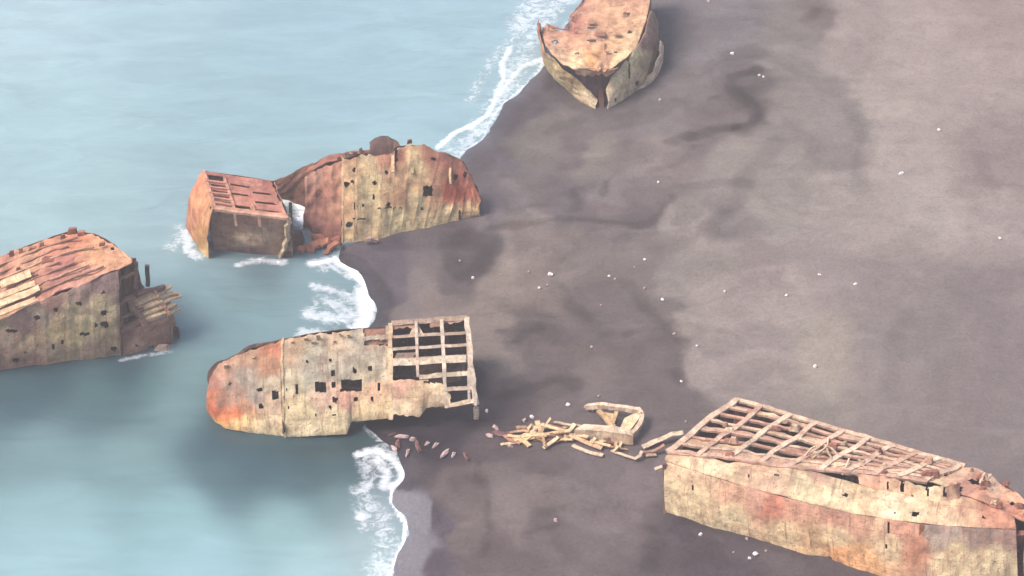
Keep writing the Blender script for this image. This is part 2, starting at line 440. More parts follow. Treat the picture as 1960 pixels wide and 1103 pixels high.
SAND = [  # sand colours at picked places, with hull shadow and wet sheen painted in
 (1900, 60, (172, 152, 150)), (1750, 100, (178, 160, 158)), (1600, 60, (168, 152, 150)), (1500, 100, (150, 138, 138)), (1380, 60, (140, 130, 136)), (1300, 30, (134, 124, 130)),
 (1440, 150, (122, 110, 114), .6), (1430, 225, (112, 100, 102), .5), (1550, 45, (132, 116, 116), .15), (1400, 250, (124, 110, 112), .6), (1330, 190, (134, 122, 126)), (1500, 260, (152, 140, 138)),
 (1620, 250, (152, 140, 139)), (1600, 300, (146, 132, 132), .7), (1700, 200, (176, 160, 157)), (1700, 300, (178, 162, 160)), (1850, 200, (174, 156, 155)), (1900, 350, (160, 142, 142)), (1780, 420, (180, 165, 163)), (1900, 440, (172, 156, 155)),
 (1600, 400, (168, 154, 152)), (1500, 380, (158, 146, 143)), (1400, 330, (152, 140, 138)), (1250, 240, (136, 124, 126)), (1170, 250, (128, 116, 120), .7), (1100, 235, (132, 120, 124)),
 (1010, 190, (112, 102, 112)), (980, 215, (110, 100, 110)), (950, 290, (118, 108, 118)), (1020, 280, (138, 127, 127)), (1090, 290, (126, 112, 116), .5), (1150, 320, (150, 137, 134)), (1250, 320, (150, 134, 134)), (1330, 270, (128, 114, 117), .7), (1300, 340, (140, 124, 126), .6),
 (950, 350, (124, 113, 120)), (1000, 380, (134, 122, 126)), (1100, 400, (128, 115, 121), .6), (1160, 380, (140, 128, 130)), (1240, 430, (120, 106, 111), .5), (1250, 400, (130, 116, 119), .6), (1150, 440, (128, 114, 118), .5), (1320, 440, (156, 142, 140)), (1390, 440, (140, 127, 128), .7), (1380, 500, (162, 148, 146)),
 (940, 440, (128, 116, 122)), (890, 470, (114, 100, 108)), (900, 510, (112, 99, 104), .8), (870, 530, (118, 105, 110)), (1000, 470, (150, 134, 132)), (980, 540, (152, 136, 132)), (800, 470, (124, 112, 119)), (790, 540, (138, 125, 127)), (740, 520, (112, 101, 112)), (735, 580, (106, 96, 108)), (725, 615, (106, 96, 108)), (720, 500, (108, 98, 110)), (700, 490, (116, 105, 118)),
 (760, 600, (140, 126, 128), .8), (820, 580, (150, 134, 132)), (870, 600, (144, 129, 128)), (1100, 500, (142, 127, 126)), (1060, 570, (148, 131, 128)), (1120, 600, (126, 112, 115), .7), (1020, 640, (120, 106, 108), .5), (960, 620, (150, 134, 130)), (960, 700, (146, 131, 128)), (1150, 660, (124, 110, 113)), (1120, 720, (134, 119, 119)), (1200, 600, (132, 118, 120)),
 (1280, 680, (122, 107, 110)), (1290, 760, (118, 104, 108)), (1240, 720, (124, 110, 113)), (1280, 610, (132, 118, 119), .8), (1340, 640, (168, 153, 150)), (1350, 720, (164, 149, 148)), (1310, 560, (160, 146, 144)), (1250, 520, (144, 130, 129)),
 (1500, 600, (170, 154, 152)), (1600, 560, (160, 145, 145)), (1480, 700, (164, 149, 148)), (1560, 700, (170, 156, 150)), (1700, 560, (156, 140, 142)), (1800, 640, (152, 137, 139)), (1900, 600, (150, 134, 137)), (1700, 700, (158, 143, 143)), (1800, 780, (152, 136, 138)), (1900, 760, (150, 134, 137)), (1700, 480, (172, 157, 154)), (1950, 850, (148, 133, 136)),
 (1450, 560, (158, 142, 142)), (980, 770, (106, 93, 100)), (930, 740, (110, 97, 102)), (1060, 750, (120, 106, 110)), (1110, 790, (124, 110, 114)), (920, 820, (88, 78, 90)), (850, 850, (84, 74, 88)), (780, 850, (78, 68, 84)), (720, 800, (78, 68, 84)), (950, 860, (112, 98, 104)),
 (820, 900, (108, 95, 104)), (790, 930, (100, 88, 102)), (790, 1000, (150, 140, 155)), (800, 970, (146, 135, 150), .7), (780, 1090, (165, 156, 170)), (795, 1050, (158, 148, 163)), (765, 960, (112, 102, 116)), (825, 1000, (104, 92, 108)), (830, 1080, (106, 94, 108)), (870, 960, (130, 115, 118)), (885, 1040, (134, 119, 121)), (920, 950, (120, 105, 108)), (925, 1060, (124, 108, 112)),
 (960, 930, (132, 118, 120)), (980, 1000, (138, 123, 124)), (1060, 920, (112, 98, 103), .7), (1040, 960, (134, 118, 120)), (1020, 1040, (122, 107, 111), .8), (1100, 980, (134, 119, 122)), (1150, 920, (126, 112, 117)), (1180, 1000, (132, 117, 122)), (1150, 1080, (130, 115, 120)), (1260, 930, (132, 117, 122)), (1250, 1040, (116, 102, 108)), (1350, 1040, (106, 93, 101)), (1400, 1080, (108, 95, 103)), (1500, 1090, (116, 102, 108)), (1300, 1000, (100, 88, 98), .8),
]
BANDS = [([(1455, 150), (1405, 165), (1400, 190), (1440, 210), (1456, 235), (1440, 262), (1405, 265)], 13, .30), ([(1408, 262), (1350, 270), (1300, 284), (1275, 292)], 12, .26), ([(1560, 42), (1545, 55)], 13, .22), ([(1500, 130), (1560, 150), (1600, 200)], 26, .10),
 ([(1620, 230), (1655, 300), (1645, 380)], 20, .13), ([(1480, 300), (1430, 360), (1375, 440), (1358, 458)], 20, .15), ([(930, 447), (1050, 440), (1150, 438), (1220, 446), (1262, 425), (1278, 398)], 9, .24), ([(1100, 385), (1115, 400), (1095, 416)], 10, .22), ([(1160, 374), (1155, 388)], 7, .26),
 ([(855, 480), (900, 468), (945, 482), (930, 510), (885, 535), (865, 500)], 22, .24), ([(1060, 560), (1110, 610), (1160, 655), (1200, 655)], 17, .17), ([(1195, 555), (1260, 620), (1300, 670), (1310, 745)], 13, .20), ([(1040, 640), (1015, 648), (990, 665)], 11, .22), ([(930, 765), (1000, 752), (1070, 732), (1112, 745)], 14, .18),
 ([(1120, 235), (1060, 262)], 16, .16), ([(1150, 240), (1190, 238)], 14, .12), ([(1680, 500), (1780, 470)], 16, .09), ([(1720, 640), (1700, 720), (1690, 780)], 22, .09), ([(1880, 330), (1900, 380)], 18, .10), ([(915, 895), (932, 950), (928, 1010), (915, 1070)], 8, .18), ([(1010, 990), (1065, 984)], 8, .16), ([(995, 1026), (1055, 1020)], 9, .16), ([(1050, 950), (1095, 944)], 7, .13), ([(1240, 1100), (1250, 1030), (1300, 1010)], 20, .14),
 ([(690, 800), (760, 840), (840, 850), (905, 820)], 22, .22), ([(1280, 990), (1340, 1015), (1440, 1045), (1560, 1085)], 16, .20), ([(1060, 150), (1100, 195), (1150, 222), (1215, 205), (1262, 160), (1275, 110)], 14, .22), ([(1000, 410), (1080, 405)], 6, .12), ([(1240, 350), (1290, 330), (1330, 300)], 8, .12), ([(1100, 500), (1050, 530)], 8, .10)]  # bands along the hull feet paint cast shadow onto the sand
def sand_col(X, Y, PX, PY):
    d = shore_sd(X, Y)
    wx = PX + 84 * (vnoise(X * .10, Y * .13, 11, 6) - .5) + 44 * (vnoise(X * .33, Y * .5, 13, 4) - .5)
    wy = PY + 60 * (vnoise(X * .10, Y * .13, 12, 6) - .5) + 32 * (vnoise(X * .33, Y * .5, 14, 4) - .5)
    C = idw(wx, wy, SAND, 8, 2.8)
    g = C.mean(-1, keepdims=True); C = C * (g / .27) ** .16
    # wind- and wave-sorted dark mineral sand lying in curling bands
    a = vnoise(X * .045, Y * .06, 41, 4) - .5; b = vnoise(X * .045, Y * .06, 42, 4) - .5
    q = vnoise((X + 52 * a) * .10 + (Y + 46 * b) * .06, (Y + 46 * b) * .18 - (X + 52 * a) * .05, 43, 6)
    r = vnoise((X + 18 * b) * .22, (Y - 22 * a) * .34, 44, 4)
    near = np.clip(1.25 - (PX - 1250) / 500, .35, 1)
    band = np.clip((q - .50) * 8, -1, 1); wisp = np.clip(1 - np.abs(q - .47) * 16, 0, 1)
    m = 1 + near * (-.12 * band - .15 * wisp * np.clip((r - .35) * 4, 0, 1) + .28 * (r - .5))
    ax = PX + 46 * (vnoise(X * .16, Y * .2, 61, 5) - .5) + 8 * (vnoise(X * .9, Y * 1.2, 62, 3) - .5); ay = PY + 34 * (vnoise(X * .16, Y * .2, 63, 5) - .5) + 6 * (vnoise(X * .9, Y * 1.2, 64, 3) - .5)
    for pts, wd, st in BANDS:  # drawn dark bands, painted hull shadows among them
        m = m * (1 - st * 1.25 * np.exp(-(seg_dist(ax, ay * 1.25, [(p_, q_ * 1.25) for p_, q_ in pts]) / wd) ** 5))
    wet = np.clip(1 - (d - 3.2 - 2.2 * (vnoise(X * .2, Y * .2, 45, 2) - .5)) / .5, 0, 1)
    m = m * (1 - .16 * wet)
    jx = PX + 10 * (vnoise(X * .25, Y * .25, 46, 3) - .5); jy = PY + 8 * (vnoise(X * .25, Y * .25, 47, 3) - .5)
    def soft(poly, e):
        dd = seg_dist(jx, jy, poly + poly[:1]); return np.clip(np.where(inside(jx, jy, poly), dd, -dd) / e + .5, 0, 1)
    lap = soft([(600, 480), (650, 482), (700, 498), (728, 530), (750, 565), (752, 592), (738, 622), (700, 650), (640, 640), (640, 500)], 4)   # sand soaked by the last wave
    m = m * (1 - .42 * lap)
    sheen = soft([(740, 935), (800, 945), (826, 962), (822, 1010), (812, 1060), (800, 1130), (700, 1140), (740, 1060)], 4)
    C = C * (1 - sheen[..., None]) + sheen[..., None] * np.array(lin((146, 139, 150)))  # sky sheen on the wet sand, painted in as a lavender colour
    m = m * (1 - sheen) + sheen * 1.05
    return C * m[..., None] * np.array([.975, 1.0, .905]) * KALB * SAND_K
SAND_K = .74
def wetness(X, Y, PX, PY):
    d = shore_sd(X, Y); v = np.clip(1 - d / 4.5, 0, 1)
    return v * v
xs = axis_coords(-72, 72, .30, 4000); ys = axis_coords(-62, 92, .36, 4000)
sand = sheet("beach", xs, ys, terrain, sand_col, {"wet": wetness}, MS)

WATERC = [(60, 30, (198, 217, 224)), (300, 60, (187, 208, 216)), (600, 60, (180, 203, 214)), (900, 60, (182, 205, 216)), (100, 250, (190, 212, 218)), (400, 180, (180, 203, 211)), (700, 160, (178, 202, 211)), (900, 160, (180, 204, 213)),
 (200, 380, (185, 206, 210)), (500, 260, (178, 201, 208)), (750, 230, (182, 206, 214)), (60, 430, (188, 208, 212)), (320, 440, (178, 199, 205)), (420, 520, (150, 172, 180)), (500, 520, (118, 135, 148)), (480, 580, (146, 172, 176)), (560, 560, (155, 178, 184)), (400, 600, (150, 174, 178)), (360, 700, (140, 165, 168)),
 (100, 720, (74, 98, 110)), (250, 710, (74, 98, 110)), (50, 770, (84, 110, 120)), (200, 770, (96, 124, 130)), (300, 730, (104, 132, 138)), (330, 760, (138, 165, 166)), (80, 860, (138, 162, 166)), (250, 880, (142, 168, 170)), (450, 860, (78, 98, 108)), (600, 860, (60, 84, 92)), (430, 900, (96, 122, 128)), (560, 910, (88, 112, 118)), (660, 890, (84, 106, 112)), (520, 870, (70, 94, 100)), (580, 880, (66, 90, 96)), (480, 880, (80, 106, 112)), (670, 860, (62, 82, 90)), (440, 850, (74, 98, 106)), (620, 900, (82, 102, 104)), (650, 950, (126, 148, 150)), (100, 960, (152, 178, 182)), (350, 980, (150, 178, 182)), (550, 1000, (150, 176, 178)), (100, 1080, (158, 182, 188)), (400, 1080, (158, 184, 190)), (700, 1060, (168, 182, 184)), (720, 980, (160, 168, 174)), (600, 1090, (166, 186, 190))]  # dark points along the hulls paint their reflection and shade into the water
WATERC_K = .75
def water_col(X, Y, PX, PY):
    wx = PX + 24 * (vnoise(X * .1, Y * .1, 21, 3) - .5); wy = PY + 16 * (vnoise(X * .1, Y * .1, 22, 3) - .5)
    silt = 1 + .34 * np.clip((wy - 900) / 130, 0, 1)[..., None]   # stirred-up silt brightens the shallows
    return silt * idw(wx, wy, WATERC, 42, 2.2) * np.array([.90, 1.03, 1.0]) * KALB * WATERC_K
FOAM = [([(978, 92), (962, 122), (966, 150), (950, 185)], 7, .85), ([(1042, 112), (1000, 128), (972, 158), (950, 190)], 7, .8),
 ([(950, 190), (932, 222), (905, 240), (870, 255), (840, 282)], 6, 1.0), ([(1080, -10), (1030, 50), (1000, 110), (960, 190), (920, 245), (870, 285)], 26, .40), ([(1040, -10), (1000, 50)], 34, .44), ([(990, 60), (940, 120), (900, 190)], 16, .25),
 ([(1045, 112), (1022, 152), (990, 177), (958, 204), (935, 239), (926, 265), (886, 291)], 3, .7),
 ([(595, 505), (640, 496), (680, 522), (703, 552), (712, 585), (705, 612), (688, 645)], 8, 1.15), ([(694, 560), (698, 600), (680, 640)], 15, .95), ([(615, 512), (650, 512), (680, 530)], 10, .5), ([(600, 548), (650, 560), (680, 575)], 9, .6), ([(590, 600), (640, 612), (680, 605)], 14, .62), ([(580, 640), (660, 645)], 13, .68), ([(620, 575), (670, 590)], 20, .38),
 ([(355, 445), (362, 478), (380, 492)], 10, .65), ([(455, 506), (500, 498), (545, 502)], 7, .7), ([(575, 370), (580, 425)], 14, 1.0), ([(540, 388), (590, 372)], 10, .8), ([(330, 470), (345, 440)], 18, .3),
 ([(685, 872), (720, 862), (750, 878), (772, 905), (766, 925), (748, 932)], 7, .95), ([(722, 880), (740, 905), (735, 930)], 9, .85), ([(700, 880), (705, 915), (690, 940)], 15, .52), ([(748, 930), (750, 960), (766, 985), (778, 1008), (770, 1048), (745, 1100), (730, 1125)], 2.6, 1.2), ([(700, 960), (730, 1000), (745, 1050), (715, 1100)], 22, .36), ([(690, 985), (700, 1005)], 12, .45),
 ([(230, 690), (330, 672)], 4, .45), ([(1150, -120), (1080, -10)], 30, .7)]
def foam(X, Y, PX, PY):
    f = np.zeros(X.shape); q = .056
    for pts, wd, it in FOAM:
        wp = [(p.x, p.y) for p in S(pts)]
        f = np.maximum(f, it * np.exp(-(seg_dist(X, Y * .78, [(a, b * .78) for a, b in wp]) / (wd * q * 1.15)) ** 2))
    d = shore_sd(X, Y); f = np.maximum(f, .35 * np.exp(-(np.abs(d) / .5) ** 2))
    return f
wave = lambda X, Y: .10 * (vnoise(X * .12, Y * .4, 31, 3) - .5) + .015
wxs = axis_coords(-72, 30, .28, 4000); wys = axis_coords(-62, 92, .34, 4000)
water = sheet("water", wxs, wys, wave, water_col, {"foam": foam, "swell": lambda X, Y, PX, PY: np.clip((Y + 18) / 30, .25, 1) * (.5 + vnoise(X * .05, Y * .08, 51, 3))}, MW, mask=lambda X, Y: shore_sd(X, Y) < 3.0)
# ------------------------------------------------------------------ wreck helpers
def L3(pts): return [P(a, b, z) for a, b, z in pts]
def GB(pts, dz=-.7):       # points on the sand, then sunk a little
    out = []
    for a, b in pts:
        p = PG(a, b); out.append(p + Vector((0, 0, dz)))
    return out
def WB(pts, dz=-.9): return [P(a, b, 0) + Vector((0, 0, dz)) for a, b in pts]
def lerp(a, b, t): return a.lerp(b, t)
TAN = (214, 190, 160); CREAM = (236, 212, 178); PINK = (196, 150, 135); RUST = (178, 112, 92); DRUST = (128, 82, 76); ORANGE = (222, 142, 100); GREY = (176, 166, 154); DARK = (84, 62, 66); PALE = (222, 202, 188)

# ================================================================== 1 · centre wreck: hull on its side, plating stripped to the frames
c0 = P(650, 835, 0)
W1 = thing("shipwreck", "hull on its side with rounded left end and bare grid of frames at right", "shipwreck", c0, "rusting ship hulls scattered along the beach")
bot = L3([(398, 790, .3), (410, 808, .1), (432, 822, 0), (480, 830, -.1), (545, 838, -.1)])
top = L3([(397, 742, 2.4), (402, 718, 3.6), (420, 694, 4.8), (470, 668, 6.2), (541, 647, 7.4)])
c1 = [(410, 760, (196, 118, 88)), (430, 796, (236, 138, 92)), (450, 788, (226, 120, 80)), (412, 782, (200, 112, 86)), (425, 765, (164, 120, 106)), (450, 765, (172, 138, 124)), (470, 780, (190, 140, 116)), (445, 812, (250, 206, 150)), (480, 822, (244, 214, 172)), (470, 812, (244, 200, 150)), (420, 815, (240, 190, 130)), (520, 815, (238, 212, 178)), (520, 770, (200, 170, 150)), (440, 740, (172, 140, 128)), (420, 710, (180, 138, 122)), (470, 720, (170, 156, 148)), (470, 690, (178, 142, 120)), (525, 665, (186, 120, 96)), (515, 700, (184, 136, 112)), (520, 735, (196, 180, 162)), (490, 760, (172, 154, 146)), (405, 740, (160, 110, 102))]
plate("bow_plating", bot, top, W1, c1, bulge=1.15, bu=lambda u: min(1, .12 + u * 2.2), holes=[('r', 527, 757, 7, 8), ('c', 500, 778, 6, 5), ('c', 497, 746, 5, 4), ('c', 440, 735, 3, 3)], rag=(.15, .5, 0, 0), dent=.16, ribs=(1.0, .06), seed=1, cell=.14)
bot2 = L3([(545, 838, -.1), (600, 836, .2), (664, 832, .4), (668, 822, .8), (673, 808, 1.3), (700, 806, 1.5), (752, 801, 1.8)])
top2 = L3([(541, 647, 7.4), (600, 637, 7.8), (660, 629, 8.1), (694, 625, 8.2), (748, 620, 8.3)])
c2 = [(560, 660, (190, 160, 138)), (600, 680, (184, 172, 158)), (640, 650, (196, 172, 152)), (690, 660, (184, 170, 158)), (600, 720, (180, 170, 158)), (660, 710, (180, 170, 158)), (720, 700, (190, 176, 160)), (560, 740, (206, 190, 166)), (620, 760, (222, 186, 168)), (660, 762, (222, 170, 150)), (720, 750, (228, 184, 156)), (740, 700, (212, 192, 170)), (580, 800, (232, 208, 174)), (640, 800, (238, 214, 180)), (700, 790, (240, 210, 172)), (740, 790, (246, 214, 172)), (600, 830, (244, 220, 188)), (560, 780, (228, 204, 168)), (700, 720, (196, 178, 158))]
h2 = [('r', 568, 745, 3.5, 10), ('r', 613, 741, 11, 10), ('r', 672, 738, 20, 11), ('r', 638, 714, 4, 6), ('r', 678, 709, 3.5, 5), ('r', 708, 705, 3.5, 5), ('r', 639, 737, 4, 5), ('r', 641, 766, 4.5, 5.5), ('r', 681, 764, 3, 4), ('r', 712, 764, 3.5, 4.5),
      ('c', 549, 745, 2, 3), ('c', 553, 780, 2, 2), ('c', 604, 794, 2, 3), ('c', 632, 780, 3, 4), ('c', 640, 794, 3, 2), ('c', 587, 692, 3, 3), ('c', 633, 690, 3, 4), ('c', 630, 637, 5, 3), ('r', 720, 656, 24, 5), ('p', [(695, 628), (738, 624), (738, 640), (697, 644)]), ('r', 725, 741, 2, 8)]
plate("side_plating", bot2, top2, W1, c2, bulge=1.1, holes=h2, rag=(.1, .45, 0, 0), dent=.12, ribs=(1.1, .045), seed=2, cell=.14)
# lower plating under the open grid, torn along its foot
bot3 = L3([(752, 801, 1.8), (790, 803, 1.9), (805, 800, 2.0), (815, 786, 2.5), (848, 782, 2.6), (870, 778, 2.9)])
top3 = L3([(750, 722, 5.2), (800, 722, 5.3), (815, 720, 5.3), (850, 735, 4.8), (868, 760, 3.8)])
c3 = [(770, 740, (214, 168, 150)), (800, 760, (222, 190, 160)), (850, 760, (232, 208, 180)), (780, 795, (238, 212, 184)), (830, 780, (214, 186, 160))]
plate("foot_plating", bot3, top3, W1, c3, bulge=.5, holes=[('r', 822, 731, 12, 2.5)], rag=(.5, .4, 0, .6), dent=.15, seed=3, cell=.2)
# the grid: uprights and rails
gx = [749, 797, 845, 894]; 
def gpt(x, y):
    t = (x - 749) / 145.0; yt = 620 - 9 * t; yb = 801 - 13 * t
    v = (yb - y) / (yb - yt); zb = 1.8 + 1.1 * t; zt = 8.3 + .2 * t
    return P(x + (1 - v) * 12 * t, y, zb + (zt - zb) * v + .55 * math.sin(math.pi * max(0, min(1, v))))
for i, (x, ya, yb) in enumerate([(748, 620, 803), (797, 617, 722), (846, 613, 781)]):
    beam("frame_rib", [gpt(x + (k / 8 - .5) * 1.5, ya + (yb - ya) * k / 8) for k in range(9)], [.42, .30, .36][i], .45, W1, [(228, 198, 172), (214, 194, 186), (226, 206, 196)][i], jit=.06, seed=i + 3)
beam("end_frame", [gpt(894, 609), gpt(895, 660), gpt(896, 720), gpt(899, 770), P(912, 800, 1.0)], .5, .5, W1, (226, 206, 196), jit=.07, seed=8)
beam("end_frame", [gpt(894, 609), gpt(893, 660) , gpt(890, 720), gpt(888, 770)], .28, .4, W1, (206, 186, 178), jit=.07, seed=9)
rails = [(619, 895, 749, 608, .5, (186, 160, 148)), (648, 895, 700, 637, .3, (206, 180, 166)), (669, 893, 749, 660, .3, (204, 186, 178)), (694, 888, 749, 686, .75, (222, 204, 188)), (722, 894, 800, 714, .45, (220, 198, 180)), (746, 894, 846, 742, .4, (208, 186, 176)), (777, 896, 846, 768, .42, (222, 202, 186))]
for i, (yl, xr, xl, yr, ww, col) in enumerate(rails):
    beam("rail", [gpt(xl + (xr - xl) * k / 10, yl + (yr - yl) * k / 10) for k in range(11)], ww, .35, W1, col, up=Vector((0, -.7, .7)), jit=.05, seed=i + 20)
# gusset plates and torn scraps in the grid's top row
plate("gusset_plate", [gpt(780, 646), gpt(812, 643)], [gpt(792, 622), gpt(800, 621)], W1, [(790, 640, (210, 186, 164))], cell=.3, seed=5)
plate("torn_plating", [gpt(749, 640), gpt(845, 632)], [gpt(749, 620), gpt(846, 613)], W1, [(790, 628, (168, 128, 116))], cell=.2, seed=6, rag=(1.2, 0, 0, 0), rnd=.25)
plate("torn_plating", [gpt(848, 634), gpt(893, 628)], [gpt(848, 613), gpt(893, 609)], W1, [(870, 622, (190, 150, 142))], cell=.2, seed=7, rag=(1.6, 0, 0, 0), rnd=.2)
plate("torn_plating", [gpt(697, 664), gpt(745, 660)], [gpt(697, 632), gpt(745, 628)], W1, [(710, 640, (176, 128, 112)), (740, 655, (150, 110, 100))], cell=.25, seed=8, rag=(.3, 0, .2, 0), dent=.3)
plate("torn_plating", [gpt(752, 688), gpt(790, 684)], [gpt(760, 676), gpt(795, 674)], W1, [(770, 680, (150, 128, 122))], cell=.25, seed=9)
# far side, inner decks and floor give the hull its body
bk = Vector((1.2, 4.6, 0))
farb = [p + Vector((1.0, 9.0, -p.z - 1.2)) for p in (bot + bot2[1:] + bot3[1:])]
fart = [p + Vector((.2, .3, -.15)) for p in (top + top2[1:] + [gpt(894, 612)])]
plate("far_side", [farb[0], farb[5], farb[-1]], [fart[0], fart[3], fart[5], fart[-1]], W1, [(600, 700, (74, 50, 48))], bdir=Vector((0, 1, .3)), bulge=1.4, cell=.6, seed=10, thick=.12)  # inner plates coloured dark to paint in shade behind the openings
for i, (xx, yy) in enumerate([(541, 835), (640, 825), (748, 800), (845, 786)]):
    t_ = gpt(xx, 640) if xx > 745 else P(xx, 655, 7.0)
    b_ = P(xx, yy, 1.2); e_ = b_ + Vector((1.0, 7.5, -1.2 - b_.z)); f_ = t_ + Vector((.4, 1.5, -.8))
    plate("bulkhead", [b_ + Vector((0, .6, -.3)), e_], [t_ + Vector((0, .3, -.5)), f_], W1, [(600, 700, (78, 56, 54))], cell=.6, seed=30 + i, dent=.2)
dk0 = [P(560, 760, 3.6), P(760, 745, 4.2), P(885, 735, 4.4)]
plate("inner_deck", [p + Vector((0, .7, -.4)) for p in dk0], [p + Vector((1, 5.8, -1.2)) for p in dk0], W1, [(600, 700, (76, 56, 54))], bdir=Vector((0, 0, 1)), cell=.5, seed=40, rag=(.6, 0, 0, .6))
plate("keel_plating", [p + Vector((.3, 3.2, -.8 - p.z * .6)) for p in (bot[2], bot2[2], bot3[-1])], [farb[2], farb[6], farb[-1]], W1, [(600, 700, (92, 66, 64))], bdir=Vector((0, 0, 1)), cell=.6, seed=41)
# vertical seam between the two platings
beam("seam_strip", [lerp(bot[-1], top[-1], k / 8) + Vector((0, -.72, .6)) * (1.12 * math.sin(math.pi * k / 8) ** .7) + Vector((0, -.06, .05)) for k in range(9)], .24, .2, W1, (214, 182, 152), jit=.12, seed=50)
for i, (x, y) in enumerate([(560, 657), (585, 652), (610, 650), (650, 641), (668, 646), (600, 662), (640, 655), (485, 690), (434, 707)]):
    z = 7.4 - (y - 650) * .05
    block("cleat", P(x, y, z + .1), Vector((.10 + .05 * (i % 3), 0, 0)), Vector((0, .12, 0)), Vector((.1 * (i % 2), -.35, .5 + .2 * (i % 3))), W1, (214, 176, 150), seed=i)

# ================================================================== 2 · pair behind: sloped hull with crumpled end
W2 = thing("shipwreck", "tan and red rusted hull with crumpled end, right of the boxy fragment", "shipwreck", PG(760, 455), "rusting ship hulls scattered along the beach")
b = GB([(655, 466), (690, 463), (730, 457), (770, 447), (820, 436), (870, 422), (905, 412), (917, 407)])
t = L3([(655, 301, 7.7), (690, 291, 8.3), (705, 287, 8.5), (745, 287, 8.5), (765, 272, 9.2), (810, 271, 9.1), (850, 285, 8.2), (885, 303, 6.8), (905, 340, 4.8), (924, 385, 2.6)])
cc = [(668, 330, (222, 186, 150)), (660, 400, (216, 172, 140)), (670, 450, (240, 206, 164)), (700, 320, (214, 186, 150)), (720, 340, (222, 198, 158)), (700, 380, (220, 196, 156)), (740, 300, (184, 130, 112)), (750, 360, (214, 180, 142)), (700, 430, (208, 180, 146)), (760, 420, (226, 202, 160)), (720, 450, (240, 208, 164)), (800, 425, (244, 212, 168)), (860, 405, (246, 214, 170)), (905, 395, (240, 202, 158)), (800, 380, (218, 194, 156)), (780, 300, (224, 194, 156)), (795, 320, (216, 188, 150)), (765, 300, (176, 108, 92)), (760, 350, (216, 170, 136)), (830, 300, (172, 112, 98)), (860, 320, (176, 112, 98)), (840, 340, (192, 138, 116)), (860, 370, (186, 96, 76)), (890, 370, (180, 92, 76)), (900, 345, (178, 104, 90)), (835, 375, (196, 150, 122)), (910, 385, (196, 118, 96)), (800, 355, (204, 168, 134)), (760, 372, (198, 150, 122)), (735, 330, (196, 160, 130)), (675, 290, (196, 150, 120)), (700, 300, (206, 180, 150))]
hh = [('r', 819, 366, 9, 10), ('c', 663, 353, 6, 6), ('c', 740, 330, 4, 4), ('c', 717, 350, 4, 4), ('c', 744, 392, 4, 5), ('c', 681, 395, 4, 8), ('c', 668, 430, 7, 5), ('c', 695, 393, 2, 2), ('r', 880, 412, 2.5, 9), ('c', 678, 326, 3, 5), ('c', 872, 340, 4, 6), ('c', 830, 305, 5, 3), ('r', 758, 296, 3, 14), ('c', 675, 348, 3, 3), ('c', 715, 378, 2, 6), ('r', 688, 419, 12, 1.6), ('r', 745, 398, 24, 1.0), ('c', 808, 400, 3, 3), ('c', 890, 335, 4, 6)]
plate("side_plating", b, t, W2, cc, bulge=.75, holes=hh, rag=(.0, .8, 0, .4), dent=.22, ribs=(1.6, .085), seed=61, cell=.14)
e0 = GB([(655, 466), (628, 462), (600, 452), (584, 445)]); e1 = L3([(655, 301, 7.7), (640, 306, 7.5), (610, 316, 6.7), (583, 333, 5.8)])
plate("crumpled_end", e0, e1, W2, [(600, 340, (196, 146, 132)), (630, 330, (190, 136, 120)), (610, 390, (156, 108, 100)), (640, 400, (186, 136, 118)), (600, 430, (138, 92, 90)), (635, 440, (160, 108, 98)), (645, 340, (200, 146, 124)), (622, 360, (176, 122, 108))], bulge=.4, rag=(0, .7, 0, 0), dent=.5, ribs=(1.2, .16), seed=62, cell=.2)
# far side shell running on past the broken end, deck closing the back
fs0 = [P(520, 372, 0), P(600, 400, 0), P(700, 395, 0), P(800, 380, 0), P(905, 372, 0)]
fs0 = [p + Vector((0, 0, -.8)) for p in fs0]
fs1 = L3([(519, 345, 2.6), (548, 334, 3.6), (590, 315, 5.2), (628, 299, 6.6), (700, 288, 8.3), (800, 280, 8.6), (885, 305, 6.6), (918, 380, 2.4)])
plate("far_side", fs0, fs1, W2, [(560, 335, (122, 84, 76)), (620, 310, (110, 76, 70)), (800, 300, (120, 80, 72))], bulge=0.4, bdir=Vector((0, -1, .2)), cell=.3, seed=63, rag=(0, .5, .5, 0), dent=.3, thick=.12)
plate("upper_deck", [e1[-1] + Vector((0, .2, 0))] + [p + Vector((0, .05, -.06)) for p in reversed(e1[:-1])] + [p + Vector((0, .25, -.75)) for p in t[1:]], [p + Vector((0, .6, -.5)) for p in fs1[2:]], W2, [(700, 290, (140, 90, 80)), (620, 310, (160, 104, 92))], bdir=Vector((0, 0, 1)), cell=.35, seed=64, dent=.4)
DOME = [P(733 + 27 * math.cos(a), 296 - 30 * math.sin(a) ** .8 * 1.0, 8.2) for a in [math.pi * (1 - k / 12) for k in range(13)]]
plate("gun_tub", [p + Vector((0, .3, -.9)) for p in L3([(706, 296, 8.0), (720, 299, 8.0), (745, 299, 8.0), (760, 296, 8.0)])], L3([(708, 276, 8.9), (716, 267, 9.4), (728, 262, 9.7), (742, 263, 9.7), (753, 270, 9.3), (757, 282, 8.9)]), W2, [(733, 270, (96, 76, 78)), (745, 285, (122, 90, 84))], bulge=.6, cell=.2, seed=65, dent=.15, thick=.5)
for i, (x, y, hz_) in enumerate([(650, 300, .5), (664, 295, .9), (676, 290, .5), (692, 286, .8), (784, 268, .6), (668, 292, .4)]):
    block("bracket", P(x, y + 6, 7.8), Vector((.18 + .1 * (i % 3), .1, 0)), Vector((0, .15, 0)), Vector((.15 * (i % 3 - 1), 0, hz_ * .75)), W2, [(150, 96, 84), (206, 174, 146)][i % 2], seed=70 + i, top=.8)
